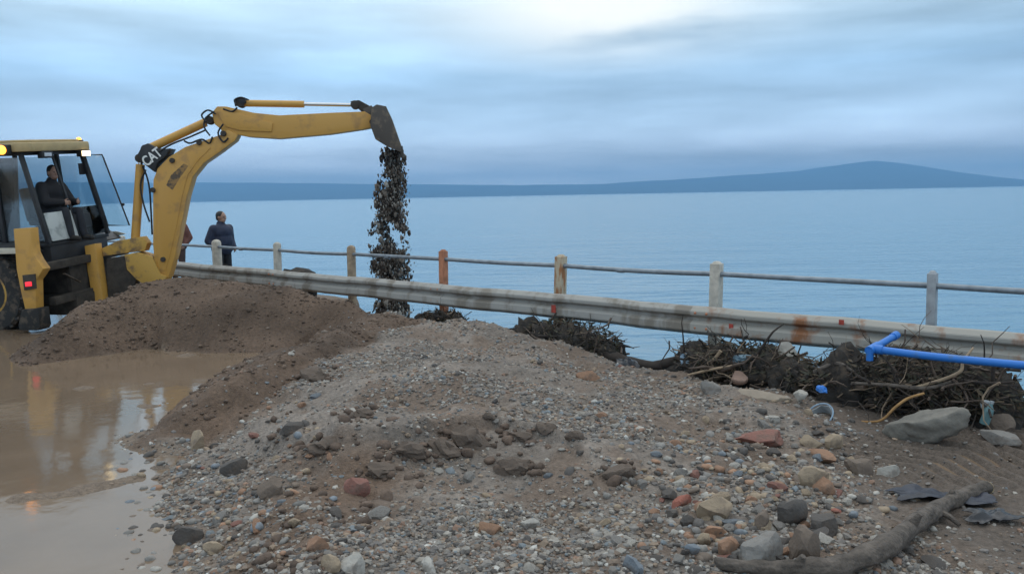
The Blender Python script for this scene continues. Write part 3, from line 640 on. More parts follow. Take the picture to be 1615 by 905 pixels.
# ================================================================== falling soil
def ico(sub):
    bm = bmesh.new(); bmesh.ops.create_icosphere(bm, subdivisions=sub, radius=1)
    V = np.array([tuple(v_.co) for v_ in bm.verts]); F_ = np.array([[v_.index for v_ in f_.verts] for f_ in bm.faces]); bm.free(); return V, F_
I1, I2 = ico(1), ico(2)
def rot_mats(rs, n_):
    q = rs.normal(size=(n_, 4)); q /= np.linalg.norm(q, axis=1)[:, None]; w_, x, y, z = q.T
    return np.stack([1 - 2 * (y * y + z * z), 2 * (x * y - z * w_), 2 * (x * z + y * w_), 2 * (x * y + z * w_), 1 - 2 * (x * x + z * z), 2 * (y * z - x * w_), 2 * (x * z - y * w_), 2 * (y * z + x * w_), 1 - 2 * (x * x + y * y)], 1).reshape(-1, 3, 3)
def scatter(name, rs, pos, size, colour, m_, ico_=I1, flat=.7, rough=.28, post=None):
    V0, F0 = ico_; n_ = len(pos); k = len(V0)
    V = V0[None] * (1 + rs.uniform(-rough, rough, (n_, k, 1))) * np.stack([rs.uniform(.75, 1.3, n_), rs.uniform(.75, 1.2, n_), rs.uniform(flat * .7, flat * 1.2, n_)], 1)[:, None]
    yaw = rs.uniform(0, 2 * math.pi, n_); tl_ = rs.normal(0, .35, n_)
    c, s_ = np.cos(tl_), np.sin(tl_); V = np.stack([V[..., 0] * c[:, None] - V[..., 2] * s_[:, None], V[..., 1], V[..., 0] * s_[:, None] + V[..., 2] * c[:, None]], -1)
    c, s_ = np.cos(yaw), np.sin(yaw); V = np.stack([V[..., 0] * c[:, None] - V[..., 1] * s_[:, None], V[..., 0] * s_[:, None] + V[..., 1] * c[:, None], V[..., 2]], -1)
    V = V * size[:, None, None]
    if post is not None: V = post(V)
    V = V + pos[:, None]
    F_ = (F0[None] + (np.arange(n_) * k)[:, None, None]).reshape(-1, 3)
    return np_mesh(name, V.reshape(-1, 3), F_, m_, np.repeat(colour, k, 0))
m_clod = mat('soil_clod', (1, 1, 1), rough=.9, var=.25, scale=30, vcol='tint', bump=.4)
m_peb = mat('pebble_stone', (1, 1, 1), rough=.75, var=.22, scale=45, vcol='tint', spec=.35)
rs = np.random.RandomState(5)
N_ = 26000; tt = rs.uniform(0, 1, N_) ** .9
V_F = 10.0
top = at_v(622, 236, V_F); bot = at_v(606, 470, V_F); zt = top.z; zb = SEA
zz = zt + (zb - zt) * tt
cx = np.interp(tt, [0, .12, .3, .6, 1], [0, -.06, -.16, -.17, -.16]); hw = np.interp(tt, [0, .1, .25, .6, 1], [.09, .16, .25, .28, .31])
lat = np.clip(rs.normal(0, .58, N_), -1.25, 1.25) * hw + cx; dep = rs.normal(0, .16, N_)
camx = Vector((.9, -.15, 0))
gap = fbm(lat * 2.2 + 5, zz * .7, 3.4, 4, 9) > -.85 + .45 * np.abs(lat - cx) / hw
pos = np.stack([top.x + lat * .96 + dep * .2, top.y - lat * .1 + dep, zz], 1)[gap]; n_ = len(pos)
pal = np.array([[.045, .032, .025], [.07, .05, .037], [.03, .024, .022], [.16, .128, .102], [.33, .295, .255]])
colf = pal[rs.choice(5, n_, p=[.16, .27, .08, .31, .18])] * rs.uniform(.8, 1.2, (n_, 1))
fo = scatter('falling_soil', rs, pos, np.clip(rs.lognormal(-4.75, .6, n_), .004, .05), colf, m_clod, I1, .9, .4, post=lambda V: V * np.array([1, 1, 2.1]))
tag(fo, 'dark soil and stones pouring from the digger bucket into the sea', 'soil', kind='stuff')

# ================================================================== people
m_skin = mat('skin', (.36, .21, .15), rough=.55, var=.12); m_hair = mat('hair_dark', (.015, .012, .01), rough=.6)
m_navy = mat('jacket_navy', (.018, .024, .052), rough=.75, var=.3, scale=9, bump=.3, bscale=14); m_trs = mat('trousers_dark', (.016, .017, .022), rough=.85, var=.3, bump=.2, bscale=16)
m_blackj = mat('jacket_black', (.014, .012, .014), rough=.8, var=.3, bump=.3, bscale=14); m_brownj = mat('jacket_rust_brown', (.15, .06, .045), rough=.85, var=.3, bump=.3, bscale=14); m_greyt = mat('trousers_brown', (.07, .045, .04), rough=.9, var=.3)
m_eye = mat('eye_dark', (.02, .015, .012), rough=.2); m_boot = mat('boot_dark', (.02, .017, .014), rough=.8)
def bake(o, vox, sm=4):
    md = o.modifiers.new('r', 'REMESH'); md.mode = 'VOXEL'; md.voxel_size = vox; md.use_smooth_shade = True
    m2 = o.modifiers.new('s', 'SMOOTH'); m2.iterations = sm; m2.factor = .5
    dg = bpy.context.evaluated_depsgraph_get(); me = bpy.data.meshes.new_from_object(o.evaluated_get(dg)); o.modifiers.clear(); old = o.data; me.materials.clear(); me.materials.append(old.materials[0]); o.data = me; bpy.data.meshes.remove(old)
    me.name = o.name; me.polygons.foreach_set('use_smooth', [True] * len(me.polygons)); return o
def hand(mb, w, d, side, curl):
    """palm and five fingers at wrist w, pointing along d, curled"""
    d = Vector(d).normalized(); s_ = Vector(side).normalized(); nrm = d.cross(s_).normalized()
    mb.ell(w + d * .045, (.047, .047, .026), Matrix((d, s_, nrm)).transposed(), 12, 8)
    for k, (o_f, ln) in enumerate(((-.032, .062), (-.011, .075), (.011, .07), (.031, .055))):
        b_ = w + d * .085 + s_ * o_f; k1 = b_ + (d * math.cos(curl) - nrm * math.sin(curl)) * ln * .5; k2 = k1 + (d * math.cos(2.2 * curl) - nrm * math.sin(2.2 * curl)) * ln * .5
        mb.capsule(b_, k1, .0095, .009, 8); mb.capsule(k1, k2, .009, .0075, 8)
    t0 = w + d * .03 - s_ * .035; mb.capsule(t0, t0 + d * .035 - s_ * .03, .011, .010, 8); mb.capsule(t0 + d * .035 - s_ * .03, t0 + d * .065 - s_ * .03 - nrm * .012, .010, .008, 8)
def person(label, loc, yaw, J, mj, mt, head_yaw=0, group=None, vox=.009):
    o = empty('person', loc, label, 'person', group, Matrix.Rotation(yaw, 3, 'Z'))
    V3 = {k: Vector(v_) for k, v_ in J.items()}; m_ = MB()
    pel, chest, neck, hd = V3['pelvis'], V3['chest'], V3['neck'], V3['head']
    m_.capsule(pel, chest, .125, .135, 16); m_.capsule(chest, neck, .11, .055); m_.capsule(neck, hd, .053, .05)
    HR = Matrix.Rotation(head_yaw, 3, 'Z')
    def hp(x, y, z): return hd + HR @ Vector((x, y, z))
    m_.ell(hp(.0, 0, .06), (.098, .076, .115), HR, 20, 14); m_.ell(hp(.03, 0, -.015), (.066, .058, .062), HR, 14, 10)
    m_.capsule(hp(.088, 0, .06), hp(.112, 0, .018), .010, .016, 8); m_.capsule(hp(.08, -.03, .075), hp(.08, .03, .075), .016, .016, 8); m_.capsule(hp(.078, -.018, -.018), hp(.078, .018, -.018), .011, .011, 8)
    for s_ in (-1, 1): m_.ell(hp(-.005, s_ * .08, .045), (.02, .010, .034), HR, 10, 8)
    jk, tr_ = MB(), MB()
    up = (chest - pel).normalized()
    jk.ell(pel.lerp(chest, -.02), (.185, .235, .15), None, 18, 12); jk.ell(pel.lerp(chest, .5), (.19, .245, .25), None, 18, 12); jk.ell(chest + up * .02, (.18, .25, .19), None, 18, 12); jk.capsule(chest, neck + up * .015, .17, .085, 14)
    for s_, n_ in ((-1, 'r'), (1, 'l')):
        sh, el, wr = V3['sh_' + n_], V3['el_' + n_], V3['wr_' + n_]; hip, kn, an = V3['hip_' + n_], V3['kn_' + n_], V3['an_' + n_]
        m_.capsule(sh, el, .05, .042); m_.capsule(el, wr, .04, .028); dd = (wr - el).normalized()
        hand(m_, wr, V3.get('hd_' + n_, dd), Vector((0, 1, 0)).cross(dd).normalized() if abs(dd.y) < .9 else Vector((1, 0, 0)), .5)
        m_.capsule(hip, kn, .08, .055); m_.capsule(kn, an, .052, .036); m_.capsule(an + Vector((-.03, 0, -.04)), an + Vector((.16, 0, -.055)), .042, .034)
        jk.capsule(chest + Vector((0, s_ * .12, .09)), sh, .10, .088, 14); jk.capsule(sh, el, .095, .080, 14); jk.capsule(el, wr, .080, .056, 14)
        tr_.capsule(hip, kn, .102, .075, 14); tr_.capsule(kn, an, .074, .062, 14)
        bt = MB().capsule(an + Vector((-.04, 0, -.045)), an + Vector((.165, 0, -.06)), .052, .044, 12).capsule(an + Vector((0, 0, .05)), an + Vector((-.02, 0, -.04)), .055, .055, 12)
        bake(bt.build('boot', m_boot, o), .012, 2)
    tr_.ell(pel, (.15, .18, .13), None, 16, 10)
    bake(m_.build('body', m_skin, o), vox, 3); bake(jk.build('jacket', mj, o), .016, 4); bake(tr_.build('trousers', mt, o), .014, 3)
    cl = MB().lathe([(.068, 0), (.078, .0), (.082, .05), (.07, .055)], neck + Vector((-.005, 0, -.01)), (neck - chest).normalized(), 16); cl.build('collar', mj, o)
    hr = MB()
    hr.ell(hp(-.018, 0, .085), (.098, .085, .102), HR, 20, 14); hr.ell(hp(-.05, 0, .03), (.062, .074, .07), HR, 14, 10)
    bake(hr.build('hair', m_hair, o), .01, 2)
    for s_ in (-1, 1): MB().ell(hp(.090, s_ * .030, .055), .010, None, 10, 8).build('eye', m_eye, o)
    return o
stand = dict(pelvis=(0, 0, .96), chest=(.01, 0, 1.30), neck=(.0, 0, 1.49), head=(.02, 0, 1.60), sh_r=(0, -.19, 1.40), sh_l=(0, .19, 1.40), el_r=(-.06, -.285, 1.14), el_l=(-.06, .285, 1.14), wr_r=(.08, -.235, .97), wr_l=(.08, .235, .97), hip_r=(0, -.095, .92), hip_l=(0, .095, .92), kn_r=(.02, -.11, .5), kn_l=(.03, .105, .5), an_r=(-.02, -.12, .1), an_l=(.0, .12, .1))
mp_ = at_v(351, 400, V_RAIL + .62)
person('man in navy blue jacket and dark trousers standing behind the railing', (mp_.x, mp_.y, gz(mp_.x, mp_.y)), R(-28), stand, m_navy, m_trs, R(10)).scale = (1.1, 1.1, 1.0)
mp_ = at_v(281, 400, V_RAIL + .75)
person('person in rust brown jacket half hidden behind the digger boom', (mp_.x, mp_.y, gz(mp_.x, mp_.y)), R(-100), stand, m_brownj, m_greyt, R(20))
sit = dict(pelvis=(0, 0, .10), chest=(.03, 0, .44), neck=(.06, 0, .63), head=(.10, 0, .735), sh_r=(.04, -.20, .54), sh_l=(.04, .20, .54), el_r=(.17, -.27, .28), el_l=(.18, .27, .28), wr_r=(.40, -.12, .27), wr_l=(.42, .16, .28), hip_r=(.04, -.10, .08), hip_l=(.04, .10, .08), kn_r=(.46, -.14, .12), kn_l=(.46, .14, .12), an_r=(.55, -.14, -.28), an_l=(.55, .14, -.28))
op = person('digger operator in a black jacket seated in the cab at the levers', W(.40, .02, 1.80), R(-13 - 6), sit, m_blackj, m_trs, R(-12))

# ================================================================== loose stones, clods and gravel
HG = H.reshape(ny, nx)
def ground_fast(x, y):
    i = np.clip(np.searchsorted(gx, x) - 1, 0, nx - 2); j = np.clip(np.searchsorted(gy, y) - 1, 0, ny - 2)
    a = (x - gx[i]) / (gx[i + 1] - gx[i]); b_ = (y - gy[j]) / (gy[j + 1] - gy[j])
    return (HG[j, i] * (1 - a) + HG[j, i + 1] * a) * (1 - b_) + (HG[j + 1, i] * (1 - a) + HG[j + 1, i + 1] * a) * b_
def hit(px, py):
    d = ray(px, py); t_ = np.linspace(2.0, 16, 1600); X_ = CAM.x + d.x * t_; Y_ = CAM.y + d.y * t_; hh = ground_fast(X_, Y_)
    k = int(np.argmax(CAM.z + d.z * t_ < hh)); return Vector((X_[k], Y_[k], hh[k])), float(t_[k])
I3, I4 = ico(3), ico(4)
def rock_verts(rsd, base, cuts, rough, sc):
    V = base.copy(); nrm = rsd.normal(size=(cuts, 3)); nrm /= np.linalg.norm(nrm, axis=1)[:, None]
    for q in nrm:
        d = V @ q; V = V - np.outer(np.maximum(0, d - rsd.uniform(.5, .82)), q)
    o_ = rsd.uniform(0, 50, 3)
    f_ = fbm(V[:, 0] * 1 + o_[0] + V[:, 2] * .6, V[:, 1] + o_[1] - V[:, 2] * .7, 1.6, 4, int(o_[2]))
    V = V * (1 + rough * f_)[:, None]; return V * np.array(sc)
STONE = {'grey': (.24, .23, .215), 'pale': (.50, .47, .42), 'tan': (.40, .30, .20), 'orange': (.38, .20, .115), 'dark': (.065, .062, .062), 'blue': (.17, .21, .25), 'red': (.27, .10, .075), 'earth': (.10, .068, .05), 'brick': (.36, .10, .065), 'brown': (.17, .125, .095)}
STONE = {k: tuple(.68 * a + .32 * b for a, b in zip(c, (.17, .14, .115))) for k, c in STONE.items()}
SM = {k: mat('stone_' + k, c, rough=.8, col2=tuple(.45 * a + .55 * b for a, b in zip(c, (.13, .10, .08))), thr=.56, scale=9, bump=.5, bscale=40, spec=.3) for k, c in STONE.items()}
def mesh_np(name, V, F_, m_, sharp=38):
    me = bpy.data.meshes.new(name); me.from_pydata(V.tolist(), [], F_.tolist()); me.polygons.foreach_set('use_smooth', [True] * len(F_)); me.update()
    me.set_sharp_from_angle(angle=R(sharp if sharp != 38 else 24)); me.materials.append(m_); return me
rs3 = np.random.RandomState(11)
def notable(name, px, py, wpx, hpx, cls, label, cat='stone', cuts=13, rough=.10, deep=.9, yaw=None, group=None):
    p_, d = hit(px, py + hpx * .45); k = d / FPX
    V = rock_verts(rs3, I3[0], cuts, rough, (wpx * k / 2 * 1.28, max(wpx * .55, hpx * .8) * k / 2 * deep * 1.15, hpx * k / 2 * 1.4))
    o = bpy.data.objects.new(name, mesh_np(name, V, I3[1], SM[cls])); COL.objects.link(o)
    o.location = p_ + Vector((0, .25 * hpx * k, hpx * k * .27)); o.rotation_euler = (rs3.normal(0, .12), rs3.normal(0, .12), yaw if yaw is not None else rs3.normal(0, .4))
    return tag(o, label, cat, group)
for a in (
    ('boulder', 1128, 801, 66, 40, 'tan', 'large tan boulder with pitted top beside a red stone'),
    ('stone', 1077, 790, 34, 16, 'brick', 'flat brick red stone next to the large tan boulder'),
    ('boulder', 1207, 866, 84, 54, 'grey', 'biggest grey boulder in front of the driftwood log'),
    ('boulder', 1252, 808, 62, 44, 'dark', 'dark slab-like boulder tilted above the grey boulder'),
    ('boulder', 1277, 862, 52, 60, 'brown', 'brown pointed rock standing between grey boulder and log'),
    ('boulder', 1300, 826, 40, 50, 'dark', 'nearly black rock behind the brown pointed rock'),
    ('stone', 1296, 718, 40, 24, 'orange', 'rounded orange stone below two tan stones'),
    ('stone', 1282, 697, 32, 18, 'tan', 'small flat tan stone touching the larger tan stone'),
    ('stone', 1316, 696, 38, 26, 'tan', 'angular tan stone beside the grey sack end'),
    ('stone', 1363, 736, 48, 30, 'brown', 'broad brown-grey stone on the gravel below the sack'),
    ('stone', 1405, 742, 38, 22, 'pale', 'pale stone at the edge of the tyre marks'),
    ('stone', 1283, 750, 44, 30, 'tan', 'cracked tan stone in the middle of the cobbles'),
    ('stone', 1303, 765, 30, 28, 'orange', 'orange stone leaning on the cracked tan stone'),
    ('stone', 1205, 822, 34, 28, 'brown', 'dull ochre stone beside the dark slab-like boulder'),
    ('stone', 1150, 862, 28, 36, 'orange', 'upright orange stone left of the big grey boulder'),
    ('stone', 1113, 850, 24, 20, 'tan', 'small cube-like tan stone under the large boulder'),
    ('stone', 1092, 866, 28, 22, 'blue', 'slate blue stone near the bottom of the picture'),
    ('stone', 1128, 838, 34, 20, 'orange', 'pinkish flat stone right below the large tan boulder'),
    ('boulder', 429, 769, 44, 32, 'brown', 'grey-brown boulder on the slope above the flood water'),
    ('boulder', 560, 764, 48, 34, 'red', 'dark red rock on the brown earth patch'),
    ('stone', 365, 736, 50, 30, 'dark', 'blackish stone low on the slope by the water'),
    ('stone', 309, 694, 30, 30, 'tan', 'tan stone at the foot of the dark earth ridge'),
    ('stone', 771, 832, 36, 20, 'orange', 'lone orange stone on fine gravel, centre bottom'),
    ('stone', 834, 825, 30, 18, 'pale', 'pale flat stone right of the lone orange stone'),
    ('stone', 336, 864, 34, 22, 'tan', 'tan stone at the water edge near the bottom'),
    ('stone', 296, 845, 44, 34, 'dark', 'dark wet stone sitting half in the flood water'),
    ('stone', 500, 858, 34, 26, 'orange', 'orange-brown stone low on the brown earth ridge'),
    ('stone', 555, 893, 44, 30, 'pale', 'pale grey stone cut by the bottom edge of the picture'),
    ('stone', 676, 893, 30, 26, 'pale', 'whitish stone at the bottom edge, left of centre'),
    ('stone', 1000, 893, 40, 26, 'blue', 'blue-grey stone at the bottom edge, right of centre'),
    ('stone', 520, 890, 34, 30, 'tan', 'rusty tan stone beside the pale grey bottom-edge stone'),
    ('boulder', 930, 590, 34, 18, 'orange', 'pale orange rock on the crest below the black tangle'),
    ('boulder', 1120, 610, 30, 24, 'grey', 'grey rounded rock at the left end of the sand slab'),
    ('stone', 1200, 690, 92, 22, 'red', 'long flat dark red slab above the cobbles'),
    ('stone', 460, 672, 40, 22, 'dark', 'dark stone under the crest of the bank, left side'),
    ('stone', 1085, 822, 26, 16, 'dark', 'small dark stone left of the cube-like tan stone'),
    ('boulder', 1586, 668, 40, 26, 'brown', 'brown rock beside the teal bottle at the rail end'),
    ('boulder', 1578, 688, 60, 22, 'grey', 'low grey rock at the top of the tyre marks'),
): notable(*a)
for a in ((740, 692, 50, 30, 'largest dark clod in the row across the middle of the bank'), (700, 708, 44, 22, 'dark clod just left of the largest clod'), (640, 712, 44, 22, 'flat dark clod at the left end of the clod row'), (812, 735, 36, 20, 'brown clod below the right end of the clod row'), (600, 742, 40, 20, 'low clod on the slope right above the dark red rock'), (820, 688, 32, 16, 'dark clod at the right end of the clod row'), (768, 658, 18, 12, 'small black clod standing alone above the clod row'), (862, 676, 26, 13, 'small brown clod out to the right of the clod row'), (510, 705, 36, 20, 'brown clod on the upper slope facing the flood water'), (570, 652, 30, 14, 'flattened clod halfway up the bank, left of centre'), (495, 590, 36, 15, 'clod beside the dark earth ridge under the crest'), (905, 690, 22, 13, 'little clod on fine gravel between clod row and red slab')):
    notable('earth_clod', *a[:4], 'earth', a[4], 'clod', cuts=2, rough=.42, deep=1.1, group='dark earth clods on the bank')
r_c = np.random.RandomState(9); cl_p = []
for a, b_, w_ in ((740, 690, 30), (700, 705, 34), (640, 715, 34), (815, 690, 24), (810, 735, 22), (600, 745, 28), (510, 708, 30), (500, 592, 30), (570, 655, 22), (460, 680, 30), (975, 748, 20), (540, 800, 46), (470, 850, 46), (440, 890, 40)):
    for k in range(26):
        p_, d = hit(a + r_c.normal(0, w_), min(b_ + r_c.normal(0, w_ * .35), 950)); cl_p.append((p_.x, p_.y, p_.z, d))
cl_p = np.array(cl_p); cs_ = np.clip(r_c.lognormal(-4.0, .5, len(cl_p)), .008, .045)
tag(scatter('clod_crumbs', r_c, cl_p[:, :3] + np.array([0, 0, .004]), cs_, np.array([[.10, .068, .05]]) * r_c.uniform(.75, 1.5, (len(cl_p), 1)), m_clod, I2, .75, .22), 'small crumbs of dark earth fallen round the clods', 'soil', kind='stuff')
notable('earth_clod', 976, 745, 46, 26, 'earth', 'single rounded brown clod alone on fine gravel, centre right', 'clod', cuts=3, rough=.18)

# countable cobbles: shared meshes per shape and colour
LBL = {'grey': 'grey', 'pale': 'whitish', 'tan': 'tan', 'orange': 'orange-brown', 'dark': 'blackish', 'blue': 'blue-grey', 'red': 'dull red'}
CM = {(k, c): mesh_np('stone', rock_verts(rs3, I2[0], 9, .12, (1, rs3.uniform(.7, .95), rs3.uniform(.5, .75))), I2[1], SM[c]) for c in LBL for k in range(7)}
cls_n = list(LBL); cnt = 0; tries = 0
while cnt < 255 and tries < 3000:
    tries += 1
    z_ = rs3.uniform()
    if z_ < .56: px, py = rs3.normal(1180, 110), rs3.normal(775, 75)
    elif z_ < .7: px, py = rs3.normal(390, 90), rs3.normal(760, 90)
    else: px, py = rs3.uniform(250, 1500), rs3.uniform(530, 905)
    if not (225 < px < 1500 and 515 < py < 903): continue
    p_, d = hit(px, py); _, er, kb, s_b, sr_, v_, u_ = ground(np.array([p_.x]), np.array([p_.y]), True)
    if er[0] > .5 or s_b[0] < -.15 or v_[0] > 7.9: continue
    if sr_[0] > .6 and rs3.uniform() < .75: continue
    c = cls_n[rs3.choice(7, p=[.28, .15, .18, .12, .15, .07, .05])]; r = min(rs3.lognormal(-3.25 if px > 950 and py > 650 else -3.45, .36), .085)
    if r * FPX / d < 5: r = 5.5 * d / FPX
    o = bpy.data.objects.new('stone', CM[(rs3.randint(7), c)]); COL.objects.link(o); o.scale = (r * rs3.uniform(.85, 1.25), r, r * rs3.uniform(.8, 1.1)); o.location = p_ + Vector((0, 0, r * .1)); o.rotation_euler = (rs3.normal(0, .25), rs3.normal(0, .25), rs3.uniform(0, 6.28))
    zone = 'on the slope beside the flood water' if px < 420 else 'among the cobbles near the driftwood log' if px > 960 and py > 760 else 'below the sand slab and the grey sack' if px > 960 and py > 650 else 'near the crest under the barrier' if py < 610 else 'on fine gravel below the clod row' if py > 740 else 'around the clod row'
    size_w = 'tiny' if r * FPX / d < 7.5 else 'small' if r * FPX / d < 12 else 'fist-sized'
    tag(o, size_w + ' ' + LBL[c] + ' stone lying ' + zone, 'stone', 'loose ' + c + ' stones'); cnt += 1

# uncountable gravel
def field(n_, y0, y1, pw, seed):
    r_ = np.random.RandomState(seed); y = (r_.uniform(y0 ** pw, y1 ** pw, n_)) ** (1 / pw); x = r_.uniform(-.68, .68, n_) * y; return r_, x, y
r_, x, y = field(200000, 3.1, 12.5, .6, 21)
hh, er, kb, s_b, sr_, v_, u_ = ground(x, y, True)
dens = sstep(-.35, .1, s_b) * (1 - .97 * er) * (1 - .9 * sr_) * np.where(v_ > 8.0, .3, 1) * (1 - .75 * brown_of(x, y))
pat = fbm(x, y, 1.1, 3, 201); dens = dens * np.clip(.5 + .75 * pat + .3 * fbm(x, y, 4, 2, 202), .06, 1)
keep = r_.uniform(size=len(x)) < dens
x, y, hh, pat = x[keep], y[keep], hh[keep], pat[keep]; n_ = len(x)
sz = np.clip(r_.lognormal(-4.95, .52, n_) * (1 + .3 * np.clip(pat, 0, 1)) + .0006 * y, .003, .036)
pal = np.array([[.22, .20, .18], [.29, .26, .225], [.17, .155, .145], [.36, .33, .29], [.28, .205, .145], [.26, .155, .105], [.07, .065, .062], [.16, .19, .21], [.50, .48, .44], [.19, .14, .105]])
cp_ = pal[r_.choice(10, n_, p=[.19, .15, .16, .09, .10, .05, .09, .05, .03, .09])] * r_.uniform(.75, 1.2, (n_, 1))
gv = scatter('gravel', r_, np.stack([x, y, hh + sz * .05], 1), sz, .80 * cp_ + .20 * np.array([.15, .12, .097]), m_peb, I1, .68, .26); gv.data.polygons.foreach_set('use_smooth', np.zeros(len(gv.data.polygons), bool)); tag(gv, 'mixed grey and tan gravel covering the bank', 'gravel', kind='stuff')
# packed cobbles too many to count one by one
r_ = np.random.RandomState(71); cp2 = []
for k in range(900):
    if k < 560: px, py = r_.normal(1170, 115), r_.normal(775, 70)
    elif k < 800: px, py = r_.normal(370, 75), r_.normal(770, 85)
    else: px, py = r_.uniform(180, 300), r_.uniform(600, 900)
    if 130 < px < 1480 and 560 < py < 960: cp2.append((px, py))
P_c = []
for px, py in cp2:
    p_ = at_z(px, py, .08 if px > 300 else 0); P_c.append((p_.x, p_.y))
P_c = np.array(P_c); hc, erc, kbc, sbc, src, *_r = ground(P_c[:, 0], P_c[:, 1], True); keep = (erc < .5) & (sbc > -.55) & ~((src > .6) & (r_.uniform(size=len(P_c)) < .8)); P_c, hc = P_c[keep], np.maximum(hc[keep], -.012); n_ = len(P_c)
cs_ = np.clip(r_.lognormal(-3.75, .3, n_), .012, .04); cc_ = np.array(list(STONE[c] for c in ('grey', 'tan', 'dark', 'brown', 'orange', 'pale', 'blue')))[r_.choice(7, n_, p=[.27, .15, .2, .18, .08, .06, .06])] * r_.uniform(.75, 1.15, (n_, 1))
cb = scatter('cobbles', r_, np.concatenate([P_c, (hc + cs_ * .12)[:, None]], 1), cs_, cc_, m_peb, I2, .66, .16); tag(cb, 'packed small cobbles half sunk in the mud', 'cobbles', kind='stuff')
# crumbs of soil on the earth heap and ridge
r_, x, y = field(60000, 6.0, 14.0, 1.4, 33); x = np.random.RandomState(3).uniform(-7.5, 0, len(x)); hh, er, *_r = ground(x, y, True)
keep = (er > .5) & (r_.uniform(size=len(x)) < .09 + .16 * (fbm(x, y, 1.3, 3, 205) > .25)); x, y, hh = x[keep], y[keep], hh[keep]; n_ = len(x)
sz = np.clip(r_.lognormal(-4.35, .5, n_), .006, .05); pal = np.array([[.118, .078, .054], [.09, .06, .042], [.14, .096, .068], [.22, .175, .14]])
so2 = scatter('soil_crumbs', r_, np.stack([x, y, hh + sz * .1], 1), sz, pal[r_.choice(4, n_, p=[.45, .3, .21, .04])] * r_.uniform(.8, 1.2, (n_, 1)), m_clod, I1, .7, .32); tag(so2, 'crumbs of dark soil over the earth heap', 'soil', kind='stuff')

# ================================================================== storm debris caught under the barrier
m_bark = mat('bark_grey_brown', (.105, .085, .07), rough=.9, var=.55, scale=12, bump=1.0, bscale=30, stretch=(1, 1, 3)); m_twig = mat('twig_dark', (.04, .03, .024), rough=.9, var=.4, scale=9); m_wood_o = mat('peeled_wood_ochre', (.36, .20, .075), rough=.8, var=.3, scale=9); m_wood_t = mat('peeled_wood_tan', (.36, .26, .17), rough=.8, var=.3, scale=9)
m_bark2 = mat('wet_bark', (.085, .058, .042), rough=.7, var=.4, scale=12, bump=.5, bscale=25); m_wood_t2 = mat('bleached_twig', (.23, .165, .11), rough=.85, var=.3, scale=9)
m_rot = mat('rotted_muck', (.022, .018, .015), rough=.9, col2=(.055, .04, .028), thr=.56, scale=9, bump=.9, bscale=30); m_leaf = mat('dead_leaf', (.035, .034, .02), rough=.8, col2=(.10, .068, .04), thr=.54, scale=14)
def crom(q, k=5):
    out = []
    for i in range(len(q) - 1):
        p0, p1, p2, p3 = q[max(i - 1, 0)], q[i], q[i + 1], q[min(i + 2, len(q) - 1)]
        for t_ in np.linspace(0, 1, k, endpoint=False): out.append(.5 * ((2 * p1) + (p2 - p0) * t_ + (2 * p0 - 5 * p1 + 4 * p2 - p3) * t_ ** 2 + (3 * p1 - p0 - 3 * p2 + p3) * t_ ** 3))
    return out + [q[-1]]
rt = random.Random(77)
def twig(mb, p_, d, ln, r, n_=6, wig=.35, sides=5):
    pts = [Vector(p_)]; d = Vector(d).normalized()
    for i in range(n_):
        d = (d + Vector((rt.gauss(0, wig), rt.gauss(0, wig), rt.gauss(0, wig * .7)))).normalized(); pts.append(pts[-1] + d * ln / n_)
    mb.tube(pts, [r * (1 - .75 * i / n_) for i in range(n_ + 1)], sides)
